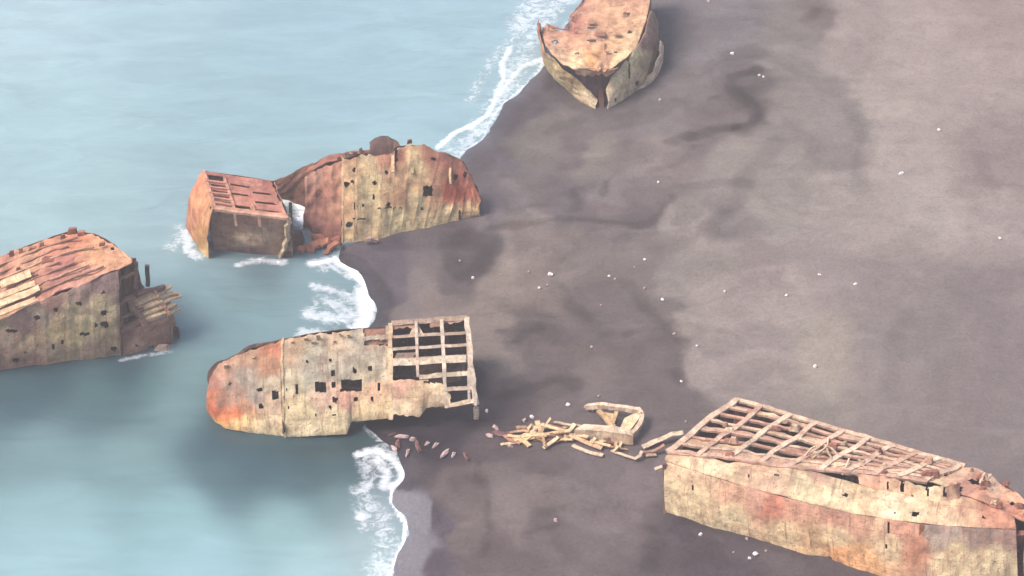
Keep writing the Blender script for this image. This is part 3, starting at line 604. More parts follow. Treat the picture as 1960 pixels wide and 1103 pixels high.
for i, (x, y0, y1, ww) in enumerate([(752, 285, 330, .35), (790, 276, 332, .3), (682, 325, 450, .22), (862, 322, 352, .25), (656, 303, 464, .22)]):
    f0 = lambda y, x=x: (y - y0) / (y1 - y0)
    # ribs standing on the plating
    pts = []
    for k in range(6):
        y = y0 + (y1 - y0) * k / 5; yt = 287 if x < 755 else 273 if x < 850 else 295; yt = 301 if x < 660 else yt; yb = 466 - (x - 655) * .2
        v = (yb - y) / (yb - yt); pts.append(P(x, y, .2 + 8.2 * v * (.85 if x > 850 else 1) + 1.0 * math.sin(math.pi * min(1, max(0, v)))))
    beam("frame_rib", pts, ww, .25, W2, (220, 186, 150), seed=80 + i, jit=.08)
for i, (pts, ww, col) in enumerate([([(587, 486), (612, 476), (640, 474)], .9, (214, 130, 100)), ([(575, 492), (590, 478), (606, 470)], .7, (200, 112, 88)), ([(600, 468), (626, 458), (650, 468)], .9, (176, 98, 82)), ([(612, 462), (616, 440), (610, 425)], .6, (186, 110, 92)), ([(594, 460), (588, 440), (592, 420)], .5, (150, 92, 82)), ([(620, 488), (640, 480), (652, 470)], .5, (196, 116, 92)), ([(700, 467), (712, 469), (722, 466)], .35, (214, 176, 164))]):
    beam("fallen_plate", [PG(a, b_) + Vector((0, 0, .5 + .4 * math.sin(k * 2 + i))) for k, (a, b_) in enumerate(pts)], ww * 1.2, .35, W2, tuple(int(v * .8 + 28) for v in col), jit=.3, step=.4, seed=90 + i)

# ================================================================== 3 · boxy fragment in the water
W3 = thing("ship_fragment", "short boxy piece of rusted hull with slatted top, standing in the shallows", "ship fragment", P(470, 470, 0))
b3 = WB([(355, 436), (368, 462), (388, 482), (405, 497)]); t3 = L3([(389, 327, 6.2), (396, 342, 6.3), (405, 372, 6.35), (412, 402, 6.4)])
plate("end_plating", b3, t3, W3, [(385, 350, (214, 140, 112)), (400, 380, (222, 156, 120)), (370, 420, (206, 140, 112)), (385, 450, (200, 146, 100)), (400, 470, (226, 180, 130)), (360, 430, (190, 130, 108)), (395, 420, (218, 158, 118)), (395, 488, (236, 196, 150)), (382, 470, (150, 120, 80))], bulge=.7, rag=(0, .2, 0, .5), dent=.25, seed=101, cell=.2, bdir=Vector((-1, -.6, .2)))
dk_f = L3([(412, 402, 6.4), (455, 408, 6.3), (505, 414, 6.2), (552, 419, 6.1)]); dk_b = L3([(389, 327, 6.2), (430, 332, 6.2), (480, 340, 6.1), (523, 346, 6.0)])
def dpt(u, v):
    q, _ = resample(dk_f, 21); r, _ = resample(dk_b, 21); k = min(19, int(u * 20)); f = u * 20 - k
    return q[k].lerp(q[k + 1], f).lerp(r[k].lerp(r[k + 1], f), v)
plate("deck", [dpt(.0, .0), dpt(.5, 0), dpt(1, 0)], [dpt(0, 1), dpt(.5, 1), dpt(1, 1)], W3, [(430, 345, (176, 112, 104)), (480, 360, (196, 132, 120)), (520, 360, (172, 110, 102)), (480, 380, (190, 124, 112)), (530, 395, (186, 122, 112)), (440, 400, (200, 140, 122))], cell=.2, seed=102, dent=.08,
      holes=[('uv', .05, .26, .60, .68), ('uv', .04, .26, .44, .52), ('uv', .04, .26, .74, .90), ('uv', .04, .27, .32, .39), ('uv', .04, .27, .20, .27), ('uv', .29, .52, .07, .21), ('uv', .58, .92, .07, .17), ('uv', .62, .9, .34, .38), ('uv', .04, .26, .07, .15), ('uv', .30, .56, .46, .52), ('uv', .62, .88, .56, .61), ('uv', .34, .6, .70, .75)], rag=(0, .3, 0, .5), bdir=Vector((0, 0, 1)))
for i, v in enumerate([0.0, .055, .16, .285, .41, .56, .71]):
    u1 = [1, 1, .3, .3, .3, .3, .28][i]
    beam("deck_beam", [dpt(k / 8 * u1, v) + Vector((0, 0, .1)) for k in range(9)], [.42, .3, .26, .26, .26, .26, .26][i], .3, W3, [(214, 166, 148), (206, 150, 134), (196, 136, 122)][min(i, 2)], seed=110 + i)
for i, u in enumerate([.005, .28, .55, .97]):
    beam("deck_girder", [dpt(u, -.01), dpt(u, .25), dpt(u, [1, .85, .25, .4][i])], .3, .34, W3, (206, 152, 136), seed=120 + i)
for i, u in enumerate([.27, .60]):
    p = dpt(u, 0); beam("hanging_strut", [p + Vector((0, -.1, .1)), p + Vector((.1, -.25, -1.5 + .3 * i))], .28, .28, W3, (206, 164, 146), seed=125 + i, up=Vector((0, 1, 0)))
fw = [dk_f[0] + Vector((-.7, .75, -.1))] + [p + Vector((.1, .9, -.1)) for p in dk_f]
plate("front_bulkhead", [Vector((p.x - .1, p.y + .2, -1)) for p in fw], fw, W3, [(480, 430, (168, 126, 116)), (480, 455, (210, 180, 160)), (480, 485, (84, 70, 78)), (430, 440, (176, 136, 122))], cell=.25, seed=130, bulge=-.2, dent=.2)  # dark foot of the wall paints in the shadow under the overhang
rb = [P(548, 490, 0) + Vector((0, 0, -.8)), P(545, 478, 0) + Vector((.2, 3, -.8)), P(548, 470, 0) + Vector((.3, 5.5, -.8))]; rt = [dk_f[-1], dk_f[-1].lerp(dk_b[-1], .5), dk_b[-1]]
plate("far_end_plating", rb, rt, W3, [(545, 440, (196, 160, 140)), (540, 470, (224, 196, 170)), (550, 420, (170, 110, 100))], cell=.25, seed=131, rag=(0, .2, .3, .5), dent=.3, bdir=Vector((1, 0, 0)))
beam("torn_edge", [dk_f[-1], P(551, 445, 4.0), P(545, 470, 1.9), P(538, 492, .0)], .5, .35, W3, (226, 196, 170), jit=.25, step=.5, seed=133)
plate("back_plating", [P(400, 450, 0) + Vector((0, 1, -1)), P(540, 440, 0) + Vector((0, 1, -1))], dk_b, W3, [(480, 360, (120, 84, 76))], cell=.5, seed=134, bdir=Vector((0, 1, 0)))
beam("loose_strut", [P(557, 440, 0.3), P(556, 388, 3.3)], .35, .3, W3, (120, 84, 86), seed=135, up=Vector((0, 1, 0)))
block("fallen_machinery", P(560, 470, 0) + Vector((0, 0, -.6)), Vector((1.1, 0, 0)), Vector((.2, 1.2, 0)), Vector((.2, 0, 2.2)), W3, (104, 72, 74), seed=5, top=.7)
block("fallen_machinery", P(553, 488, 0) + Vector((0, 0, -.6)), Vector((.6, 0, 0)), Vector((.1, .6, 0)), Vector((0, 0, 1.3)), W3, (86, 62, 66), seed=9, top=.7)

# ================================================================== 4 · left wreck, cut by the picture's left edge
W4 = thing("shipwreck", "tan-sided hull with pinkish deck out in the water, broken end facing right", "shipwreck", P(120, 700, 0), "rusting ship hulls scattered along the beach")
b4 = WB([(-260, 742), (-120, 722), (0, 703), (110, 690), (232, 677)]); t4 = L3([(-260, 705, 2.4), (-120, 660, 4.4), (0, 612, 6.4), (120, 558, 8.8), (228, 514, 10.7)])
plate("side_plating", b4, t4, W4, [(0, 640, (200, 168, 146)), (20, 690, (192, 152, 138)), (60, 660, (216, 180, 150)), (80, 610, (190, 162, 146)), (110, 640, (224, 192, 148)), (140, 600, (206, 182, 150)), (150, 570, (172, 142, 134)), (190, 590, (200, 178, 148)), (190, 540, (140, 112, 118)), (160, 630, (208, 184, 140)), (200, 630, (204, 176, 142)), (100, 670, (202, 168, 146)), (180, 665, (196, 164, 144)), (220, 550, (150, 126, 124)), (50, 620, (152, 118, 116)), (100, 580, (156, 118, 112)), (60, 690, (180, 136, 124)), (220, 640, (180, 152, 130))],
      bulge=.9, holes=[('c', 152, 581, 7, 5), ('c', 107, 594, 4.5, 5), ('c', 71, 608, 6, 5), ('c', 200, 622, 8, 6), ('c', 162, 640, 10, 3), ('c', 22, 634, 11, 4), ('c', 102, 664, 3, 5), ('c', 119, 655, 2, 5), ('c', 30, 690, 7, 4), ('c', 218, 668, 6, 4), ('c', 198, 561, 4, 4), ('c', 199, 600, 6, 6), ('c', 184, 622, 2, 5), ('c', 49, 675, 2, 3)], rag=(0, .2, 0, .3), dent=.2, ribs=(1.3, .05), seed=201, cell=.15)
d4b = L3([(-260, 600, 2.4), (-120, 534, 4.4), (-40, 500, 6.0), (0, 489, 6.4), (60, 464, 7.7), (100, 450, 8.5), (135, 440, 9.1), (185, 446, 9.4), (215, 462, 9.9), (255, 500, 10.7)])
d4f = L3([(-260, 705, 2.4), (-120, 660, 4.4), (0, 612, 6.4), (120, 558, 8.8), (228, 514, 10.7), (256, 503, 10.9)])
plate("deck", d4f, d4b, W4, [(0, 510, (188, 132, 116)), (20, 560, (206, 150, 130)), (60, 500, (196, 150, 124)), (60, 590, (210, 160, 140)), (100, 470, (206, 140, 118)), (110, 530, (180, 120, 114)), (130, 500, (178, 118, 112)), (150, 460, (216, 144, 118)), (180, 490, (212, 158, 124)), (220, 490, (220, 164, 134)), (180, 520, (208, 152, 134)), (150, 540, (206, 152, 138)), (70, 550, (190, 132, 118)), (-40, 520, (190, 140, 120)), (30, 600, (226, 180, 150))],
      cell=.2, seed=202, dent=.24, rag=(.1, .9, 0, .6), bdir=Vector((0, 0, 1)), bulge=.12, holes=[('c', 215, 476, 4, 3)])
for i, (xa, ya, xb, yb, ww) in enumerate([(0, 545, 58, 521, 1.1), (0, 566, 66, 540, .8), (-60, 606, 75, 549, .9), (-80, 630, 68, 571, .7)]):
    pa = P(xa, ya, 7.3 + xa * .014 + .3); pb = P(xb, yb, 7.1 + xb * .014 + .4)
    beam("deck_plank", [pa + Vector((0, 0, -.1)), pb + Vector((0, 0, -.1))], ww * 1.15, .1, W4, [(236, 200, 168), (224, 186, 156)][i % 2], seed=210 + i, jit=.1)
for i, (x, y, hz_, wv) in enumerate([(138, 447, .9, .6), (155, 449, .6, .5), (120, 458, .8, .3), (40, 486, 1.0, .25), (22, 490, .9, .3), (80, 476, 1.1, .3), (62, 480, .6, .5), (35, 520, .8, .25), (66, 535, .9, .4), (160, 500, .5, 1.2), (100, 500, .5, 1.4), (195, 470, .6, .4)]):
    z = 6.6 + x * .017 + (10 if False else 0)
    block("deck_fitting", P(x, y, z), Vector((wv * .8, .05, 0)), Vector((0, wv * .4, 0)), Vector((.1, 0, hz_ * .75)), W4, [(150, 96, 88), (196, 140, 118)][i % 2], seed=220 + i, top=.85)
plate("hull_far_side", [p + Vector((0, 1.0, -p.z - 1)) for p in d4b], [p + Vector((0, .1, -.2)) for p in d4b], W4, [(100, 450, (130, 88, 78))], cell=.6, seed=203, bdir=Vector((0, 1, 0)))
for i, v in enumerate([.12, .24, .36, .47, .58, .69, .80]):
    qa, _ = resample(d4f[:5], 21); qb, _ = resample(d4b[:8], 21)
    beam("deck_stringer", [qa[k].lerp(qb[k], v) + Vector((0, 0, .22)) for k in range(3, [20, 19, 18, 17, 20, 18, 19][i])], .22, .18, W4, [(160, 116, 106), (200, 154, 134), (176, 126, 114)][i % 3], seed=270 + i, jit=.1)
# open compartment behind the broken end
r0 = P(232, 677, 0); fr = d4f[-2]
inb = [P(228, 672, 0) + Vector((.2, 2.2, -1)), P(290, 650, 0) + Vector((0, 1.4, -1))]; int_ = [fr + Vector((.3, 2.0, -.3)), P(262, 503, 10.6) + Vector((-.3, 1.2, -.4))]
plate("compartment_wall", inb, int_, W4, [(240, 540, (150, 114, 112)), (250, 590, (156, 118, 110)), (240, 620, (170, 128, 118))], cell=.25, seed=230, dent=.25, holes=[('uv', .2, .9, .55, .58)])
plate("end_bulkhead", [P(232, 677, 0) + Vector((.3, 0, -1)), P(262, 640, 0) + Vector((0, 8, -1))], [d4f[-1] + Vector((-.8, 0, -.3)), d4b[-2] + Vector((0, 0, -.3))], W4, [(240, 560, (130, 98, 98))], cell=.4, seed=231, bdir=Vector((1, -.2, 0)), dent=.3)
beam("end_frame", [P(228, 676, 0), P(233, 620, 3.6), P(229, 560, 7.2), P(224, 514, 10.6)], .5, .5, W4, (140, 102, 100), seed=232, jit=.12, up=Vector((0, 1, 0)))
beam("torn_edge", [P(232, 660, .8), P(226, 610, 4), P(222, 580, 6), P(214, 560, 7.4)], .25, .3, W4, (224, 200, 176), seed=233, jit=.3, step=.5, up=Vector((0, 1, 0)))
beam("post", [P(259, 552, 7.4), P(262, 503, 10.9)], .3, .3, W4, (92, 74, 84), seed=234, up=Vector((0, 1, 0)))
beam("post", [P(283, 547, 6.0), P(282, 508, 8.6)], .42, .36, W4, (78, 68, 80), seed=235, up=Vector((0, 1, 0)))
for i, (xa, ya, xb, yb, z0, z1, ww) in enumerate([(228, 535, 262, 520, 9, 9.6, .25), (230, 580, 258, 566, 6.2, 6.6, .35), (233, 608, 275, 590, 4.5, 5.2, .25), (232, 632, 275, 612, 3, 3.9, .5), (248, 575, 278, 622, 6.1, 3.7, .5), (262, 562, 312, 551, 6.1, 5.6, .4)]):
    beam("cross_beam", [P(xa, ya, z0), P(xb, yb, z1)], ww, ww, W4, [(150, 112, 108), (166, 124, 116)][i % 2], seed=240 + i, jit=.1)
# low outer box with pale slatted top
sf = L3([(279, 619, 3.6), (300, 612, 3.7), (322, 603, 3.8)]); sb = L3([(250, 577, 5.6), (272, 566, 5.7), (294, 558, 5.8)])
plate("slatted_top", sf, sb, W4, [(270, 590, (204, 156, 130)), (300, 590, (222, 180, 150))], cell=.22, seed=250, dent=.08, bdir=Vector((0, 0, 1)), rag=(0, 0, 0, .1))
for i, v in enumerate([.12, .34, .56, .80]):
    beam("slat", [sf[0].lerp(sb[0], v) + Vector((0, 0, .2)), sf[-1].lerp(sb[-1], v) + Vector((.2, 0, .2))], .62, .22, W4, (246, 208, 170), seed=252 + i, jit=.06)
s2f = L3([(326, 600, 3.6), (338, 594, 3.0)]); 
for i, (xa, ya, xb, yb) in enumerate([(300, 561, 326, 549), (306, 570, 338, 560), (311, 580, 345, 566), (317, 590, 336, 583), (322, 600, 342, 590)]):
    beam("slat", [P(xa, ya, 5.4 - i * .4), P(xb, yb, 5.2 - i * .4)], .5, .2, W4, (240, 200, 166), seed=258 + i, jit=.1)
beam("cross_beam", [P(295, 557, 5.9), P(324, 604, 3.9)], .35, .4, W4, (180, 132, 112), seed=264)
beam("cross_beam", [P(262, 563, 5.7), P(294, 557, 5.8), P(316, 549, 5.8)], .35, .4, W4, (128, 92, 92), seed=265)
plate("box_side", WB([(232, 677), (262, 670), (296, 662), (331, 658)]), L3([(234, 632, 3.0), (279, 619, 3.5), (300, 611, 3.6), (324, 603, 3.7)]), W4, [(250, 640, (140, 98, 96)), (280, 650, (180, 136, 120)), (310, 620, (170, 124, 112)), (320, 650, (150, 106, 100)), (262, 655, (196, 158, 140)), (240, 665, (160, 118, 108))], bulge=.3, dent=.25, cell=.2, seed=266, rag=(0, .1, 0, .4), holes=[('c', 290, 666, 5, 3), ('c', 262, 662, 4, 2)])
plate("box_end", [P(331, 658, 0) + Vector((0, 0, -.9)), P(345, 625, 0) + Vector((0, 0, -.9))], L3([(324, 603, 3.7), (318, 552, 5.3)]), W4, [(330, 600, (176, 132, 112))], dent=.25, cell=.25, seed=267, bdir=Vector((1, 0, 0)), rag=(0, .3, 0, .6))
block("loose_fitting", P(341, 645, 0) + Vector((-.2, 0, -.3)), Vector((.35, 0, 0)), Vector((0, .3, 0)), Vector((.1, 0, 1.5)), W4, (88, 74, 84), seed=3, top=.7)
block("loose_fitting", P(312, 668, 0) + Vector((0, 0, -.4)), Vector((.9, 0, 0)), Vector((.2, .4, 0)), Vector((0, 0, .9)), W4, (206, 176, 166), seed=4, top=.6)

# ================================================================== 5 · far bow facing the camera
W5 = thing("shipwreck", "bow pointing at the viewer, its two tan hull plates split apart at the stem", "shipwreck", PG(1150, 205), "rusting ship hulls scattered along the beach")
zt = 6.2
dl = L3([(1146, 136, zt - .6), (1120, 134, zt - .2), (1098, 132, zt), (1072, 116, zt), (1052, 100, zt + .1), (1043, 88, zt + .2), (1038, 60, zt + .4), (1040, 20, zt + .8), (1046, -60, zt + 1.2)])
dr = L3([(1148, 136, zt - .6), (1165, 134, zt - .2), (1180, 126, zt), (1203, 107, zt), (1222, 82, zt + .1), (1229, 60, zt + .2), (1236, 40, zt + .4), (1243, 10, zt + .8), (1250, -70, zt + 1.2)])
deckc = [(1060, 60, (204, 154, 136)), (1075, 95, (224, 182, 154)), (1100, 110, (230, 190, 160)), (1100, 125, (246, 206, 168)), (1130, 110, (228, 168, 120)), (1150, 120, (222, 170, 140)), (1190, 110, (232, 196, 160)), (1210, 80, (226, 190, 156)), (1200, 50, (222, 176, 146)), (1130, 60, (214, 166, 142)), (1100, 50, (196, 130, 118)), (1110, 20, (200, 146, 128)), (1150, 20, (212, 164, 138)), (1200, 10, (216, 164, 138)), (1150, 80, (216, 166, 138)), (1090, 80, (222, 168, 142)), (1170, 90, (226, 182, 146))]
deckpoly = [('p', [(1030, -200), (1118, -200), (1116, 2), (1102, 22), (1095, 28), (1092, 55), (1085, 60), (1066, 58), (1048, 48), (1030, 58)]), ('c', 1062, 81, 7, 3.5), ('c', 1132, 54, 9, 3), ('c', 1131, 78, 8, 3), ('c', 1205, 62, 4, 3), ('c', 1106, 102, 4, 2.5), ('c', 1178, 101, 4, 2.5), ('c', 1202, 27, 4, 3)]
plate("deck", dl, dr, W5, deckc, cell=.26, seed=301, dent=.4, bdir=Vector((0, 0, 1)), holes=deckpoly, thick=.14)
# left plate
stem = PG(1146, 210)
lb = [stem + Vector((-.1, 0, -.6))] + GB([(1115, 190), (1088, 168), (1066, 148), (1052, 128), (1046, 105), (1050, 60)], -.6)
lt = L3([(1142, 188, 1.6), (1122, 166, 3.0), (1098, 148, 4.2), (1070, 124, 5.4), (1043, 98, 6.3), (1034, 62, 6.9), (1030, 38, 7.8)])
plate("port_plating", lb, lt, W5, [(1060, 120, (222, 196, 156)), (1080, 140, (210, 180, 140)), (1100, 165, (224, 200, 166)), (1130, 190, (232, 208, 180)), (1045, 90, (200, 150, 128)), (1070, 150, (232, 208, 176)), (1100, 150, (190, 158, 122)), (1036, 60, (170, 112, 100))], bulge=.5, bdir=Vector((-.5, -1, 0)), dent=.15, seed=302, cell=.2, rag=(0, .2, 0, 0))
rbp = [stem + Vector((.75, .2, -.6))] + GB([(1180, 196), (1205, 180), (1232, 158), (1248, 132), (1254, 105), (1256, 60)], -.6)
rtp = L3([(1162, 166, 3.0), (1170, 148, 4.2), (1188, 128, 5.2), (1206, 108, 6.0), (1226, 80, 6.4), (1236, 58, 6.6), (1246, 20, 7.0)])
plate("starboard_plating", rbp, rtp, W5, [(1180, 170, (238, 214, 180)), (1190, 140, (228, 206, 170)), (1210, 120, (222, 200, 162)), (1225, 110, (226, 204, 168)), (1215, 160, (216, 184, 164)), (1240, 120, (186, 160, 132)), (1165, 190, (232, 208, 186)), (1240, 80, (160, 124, 116))], bulge=.6, dent=.18, seed=303, cell=.16, bdir=Vector((.5, -1, 0)), holes=[('r', 1205, 136, 2.2, 15), ('c', 1202, 112, 3, 6), ('c', 1179, 192, 2.5, 5), ('c', 1220, 160, 4, 6)])
orb = GB([(1200, 186), (1225, 168), (1248, 142), (1258, 118), (1262, 90)], -.5); ort = L3([(1217, 162, .6), (1235, 142, 1.6), (1247, 118, 3.2), (1253, 98, 4.2), (1252, 72, 5.4)])
plate("outer_plating", [p + Vector((.3, -.3, 0)) for p in orb], [p + Vector((.3, -.3, 0)) for p in ort], W5, [(1250, 110, (232, 206, 190)), (1230, 150, (222, 190, 166))], bulge=.5, dent=.12, seed=304, cell=.22, rag=(0, .9, .2, .3), bdir=Vector((.6, -1, 0)))
# inside of the bow: stem post, collision bulkhead, torn curtain of plating under the deck edge
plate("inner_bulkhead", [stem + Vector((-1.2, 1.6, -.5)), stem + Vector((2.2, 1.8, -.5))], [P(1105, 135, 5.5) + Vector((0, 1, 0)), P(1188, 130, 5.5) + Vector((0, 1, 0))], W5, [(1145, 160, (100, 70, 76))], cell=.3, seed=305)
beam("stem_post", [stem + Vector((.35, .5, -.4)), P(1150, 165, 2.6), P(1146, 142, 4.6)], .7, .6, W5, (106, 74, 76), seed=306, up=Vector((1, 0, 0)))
plate("torn_curtain", L3([(1104, 150, 4.6), (1124, 152, 4.4), (1140, 148, 4.5), (1160, 155, 4.3), (1172, 142, 4.9)]), [p + Vector((0, -.05, -.1)) for p in L3([(1100, 132, zt), (1120, 134, zt - .2), (1147, 136, zt - .6), (1165, 134, zt - .2), (1182, 126, zt)])], W5, [(1140, 140, (214, 160, 140)), (1120, 145, (200, 160, 136))], cell=.16, seed=307, rag=(1.5, 0, 0, 0), rnd=.42, dent=.3)
bl = L3([(1096, 56, 7.0), (1096, 32, 7.4), (1104, 22, 7.6), (1118, 2, 8.0)])
for i, (x, y, s_, h_) in enumerate([(1158, 92, .22, .9), (1162, 97, .35, .3), (1132, 40, .7, .15), (1195, 24, .25, .4), (1102, 60, .2, .5), (1096, 35, .2, .6), (1180, 62, .7, .15), (1050, 55, .14, .9), (1148, 62, 1.0, .12), (1210, 40, .3, .12), (1050, 84, .2, .3)]):
    block("deck_fitting", P(x, y + 4, 6.4 + (100 - y) * .008), Vector((s_ * .7, 0, 0)), Vector((0, s_ * .45, 0)), Vector((.05, 0, h_)), W5, [(206, 156, 132), (222, 180, 150), (176, 128, 112)][i % 3], seed=310 + i, top=.85)
bb = smooth_poly([(1118, 0), (1102, 22), (1095, 30), (1092, 56), (1066, 58), (1046, 48)], 1)
plate("jagged_bulwark", L3([(a, b_, 6.9) for a, b_ in bb]), L3([(a - 1, b_ - 8, 7.2) for a, b_ in bb]), W5, [(1090, 50, (176, 110, 104))], cell=.22, seed=330, rag=(0, .7, 0, 0), dent=.3)
beam("hull_edge_post", [P(1036, 62, 6.6), P(1033, 44, 7.6)], .22, .22, W5, (150, 100, 100), seed=331, up=Vector((0, 1, 0)))
plate("hull_far_side", [Vector((p.x, p.y, -1)) for p in dr[4:]], dr[4:], W5, [(1240, 20, (150, 110, 98))], cell=.5, seed=332, bdir=Vector((1, 0, 0)))

# ================================================================== 6 · lower right wreck with decks open between beams
W6 = thing("shipwreck", "upright tan-sided hull with deck plating gone between pinkish beams, past the scrap heap", "shipwreck", PG(1500, 1045), "rusting ship hulls scattered along the beach")
zs = 6.0
b6 = GB([(1277, 980), (1330, 996), (1400, 1018), (1440, 1027), (1500, 1046), (1546, 1062), (1580, 1064), (1650, 1092), (1760, 1124), (1860, 1136), (1948, 1132)])
t6 = L3([(1273, 884, zs), (1330, 902, zs), (1400, 924, zs), (1470, 944, zs + .1), (1550, 965, zs + .2), (1640, 985, zs + .4), (1762, 1003, zs + .8), (1850, 1010, zs + 1.2), (1945, 1014, zs + 1.6)])
c6 = [(1290, 930, (232, 206, 174)), (1330, 960, (226, 202, 170)), (1400, 990, (224, 200, 168)), (1330, 920, (216, 182, 156)), (1400, 940, (206, 162, 140)), (1450, 955, (190, 146, 130)), (1480, 965, (188, 124, 108)), (1520, 975, (200, 150, 132)), (1600, 990, (184, 136, 122)), (1640, 1000, (196, 150, 130)), (1500, 1020, (228, 198, 164)), (1560, 1050, (232, 190, 150)), (1600, 1060, (240, 176, 128)), (1650, 1080, (244, 184, 138)), (1600, 1030, (222, 194, 162)), (1700, 1040, (216, 188, 158)), (1720, 1010, (188, 138, 120)), (1755, 1050, (190, 134, 112)), (1690, 1020, (206, 170, 146)), (1800, 1015, (150, 130, 128)), (1880, 1020, (146, 122, 118)), (1940, 1020, (150, 120, 116)), (1800, 1030, (170, 152, 142)), (1820, 1070, (230, 206, 172)), (1900, 1080, (228, 204, 172)), (1300, 900, (220, 186, 160))]
c6 = [(x, y, tuple(min(255, int(v * 1.05)) for v in c)) for x, y, c in c6]
plate("side_plating", b6, t6, W6, c6, bulge=.55, dent=.10, ribs=(1.2, .05), seed=401, cell=.2, rag=(0, .06, 0, 0), holes=[('c', 1586, 1070, 5, 4), ('r', 1327, 934, 1.6, 5), ('r', 1700, 1010, 1.5, 10), ('c', 1697, 1045, 2, 4)])
# sloping gunwale strip from the side's top edge to the foot of the raised part
s6 = L3([(1275, 872, zs + .35), (1320, 866, zs + .6), (1395, 886, zs + .7), (1430, 880, zs + .9), (1500, 893, zs + 1), (1560, 905, zs + 1.1), (1640, 925, zs + 1.2), (1700, 940, zs + 1.3), (1760, 955, zs + 1.5), (1840, 952, zs + 1.7), (1895, 962, zs + 1.9), (1942, 992, zs + 2.0)])
t6b = [p + Vector((0, .03, .03)) for p in t6]
sc6 = [(1320, 885, (244, 216, 186)), (1380, 900, (250, 222, 192)), (1290, 872, (232, 196, 168)), (1430, 905, (222, 186, 162)), (1400, 915, (234, 200, 170)), (1500, 920, (212, 182, 156)), (1540, 930, (236, 214, 182)), (1600, 950, (246, 222, 190)), (1650, 965, (236, 206, 174)), (1700, 975, (248, 224, 196)), (1750, 985, (246, 220, 190)), (1480, 930, (216, 180, 160)), (1640, 935, (222, 194, 162)), (1800, 985, (240, 206, 176)), (1850, 980, (222, 176, 150)), (1900, 970, (212, 150, 130)), (1560, 910, (210, 170, 152)), (1830, 1000, (240, 210, 180))]
sc6 = [(x, y, tuple(int(v * .95) for v in c)) for x, y, c in sc6]
plate("gunwale_plating", t6b, s6, W6, sc6, bulge=.25, dent=.16, seed=402, cell=.16, bdir=Vector((0, -.3, 1)), holes=[('c', 1487, 910, 5, 2.2), ('c', 1618, 948, 5, 3), ('c', 1752, 984, 8, 5), ('c', 1713, 982, 3, 2), ('c', 1433, 910, 3, 3), ('c', 1358, 872, 4, 2), ('c', 1830, 938, 6, 8), ('c', 1882, 990, 3, 3)])
# deck region: (u along the ship, v across)
near = L3([(1278, 866, zs + .45), (1330, 872, zs + .8), (1400, 875, zs + 1.0), (1480, 890, zs + 1.1), (1560, 898, zs + 1.3), (1640, 905, zs + 1.5), (1720, 912, zs + 1.7), (1790, 925, zs + 1.8), (1850, 950, zs + 1.9), (1935, 985, zs + 2.1), (1975, 1005, zs + 2.1)])
farp = L3([(1408, 766, zs + .6), (1470, 782, zs + .8), (1540, 803, zs + 1.0), (1620, 828, zs + 1.2), (1700, 850, zs + 1.4), (1760, 868, zs + 1.6), (1830, 888, zs + 1.8), (1890, 908, zs + 1.9), (1935, 932, zs + 2.0), (1965, 960, zs + 2.1), (1985, 1000, zs + 2.1)])
NQ, _ = resample(near, 101); FQ, _ = resample(farp, 101)
def d6(u, v, dz=0.0):
    x = u * 100; k = min(99, int(x)); f = x - k
    return NQ[k].lerp(NQ[k + 1], f).lerp(FQ[k].lerp(FQ[k + 1], f), v) + Vector((0, 0, dz))
# beams across and girders along; short runs of plating survive in some bays
US = [0.0, .085, .17, .255, .335, .415, .49, .56, .625, .69]; VS = [0.0, .15, .30, .45, .60, .74, .87, 1.0]
for i, u in enumerate(US):
    beam("deck_beam", [d6(u + .004 * math.sin(i * 3 + k), k / 8, .05) for k in range(9)], .50 if i else .6, .32, W6, [(226, 192, 176), (216, 178, 162), (232, 204, 186)][i % 3], seed=410 + i, jit=.07)
for j, v in enumerate(VS):
    beam("deck_girder", [d6(k / 12 * .70, v + .008 * math.sin(j * 2 + k)) for k in range(13)], .30 if 0 < j < 7 else .5, .26, W6, [(208, 168, 154), (222, 188, 170), (200, 154, 142)][j % 3], seed=430 + j, jit=.08)
bays = {(0, 1): .9, (0, 6): .55, (1, 1): .9, (2, 3): .6, (2, 0): 1, (1, 3): .6, (3, 4): 1, (3, 2): .7, (4, 6): .8, (3, 0): 1, (4, 0): 1, (4, 1): .8, (5, 0): .9, (5, 2): .5, (6, 0): .9, (7, 0): 1, (2, 6): .6, (6, 1): .7, (8, 1): .6, (8, 0): 1, (0, 0): .4, (4, 3): .5, (6, 4): .6, (7, 5): .5, (0, 3): .5, (5, 5): .6, (1, 6): .5, (3, 5): .5, (2, 4): .5, (4, 5): .55, (5, 3): .6, (5, 6): .6, (6, 2): .7, (6, 5): .6, (7, 1): 1, (7, 2): .7, (7, 3): .5, (8, 2): .8, (8, 3): .7, (8, 4): .5, (8, 5): .7, (1, 0): 1, (5, 1): .8, (7, 6): .6, (8, 6): .6}
for n_, ((i, j), k) in enumerate(bays.items()):
    u0, u1 = US[i], US[i + 1]; v0, v1 = VS[j], VS[j + 1]
    plate("deck_panel", [d6(u0, v0, .02), d6((u0 + u1) / 2, v0, .05), d6(u1, v0, .02)], [d6(u0, v0 + (v1 - v0) * k, .02), d6(u1, v0 + (v1 - v0) * k, .02)], W6, [(1500, 850, [(212, 176, 156), (196, 158, 142), (224, 194, 168), (182, 136, 122)][n_ % 4])], cell=.25, seed=450 + n_, rag=(0, .35, .2, .3), dent=.2, bdir=Vector((0, 0, 1)))
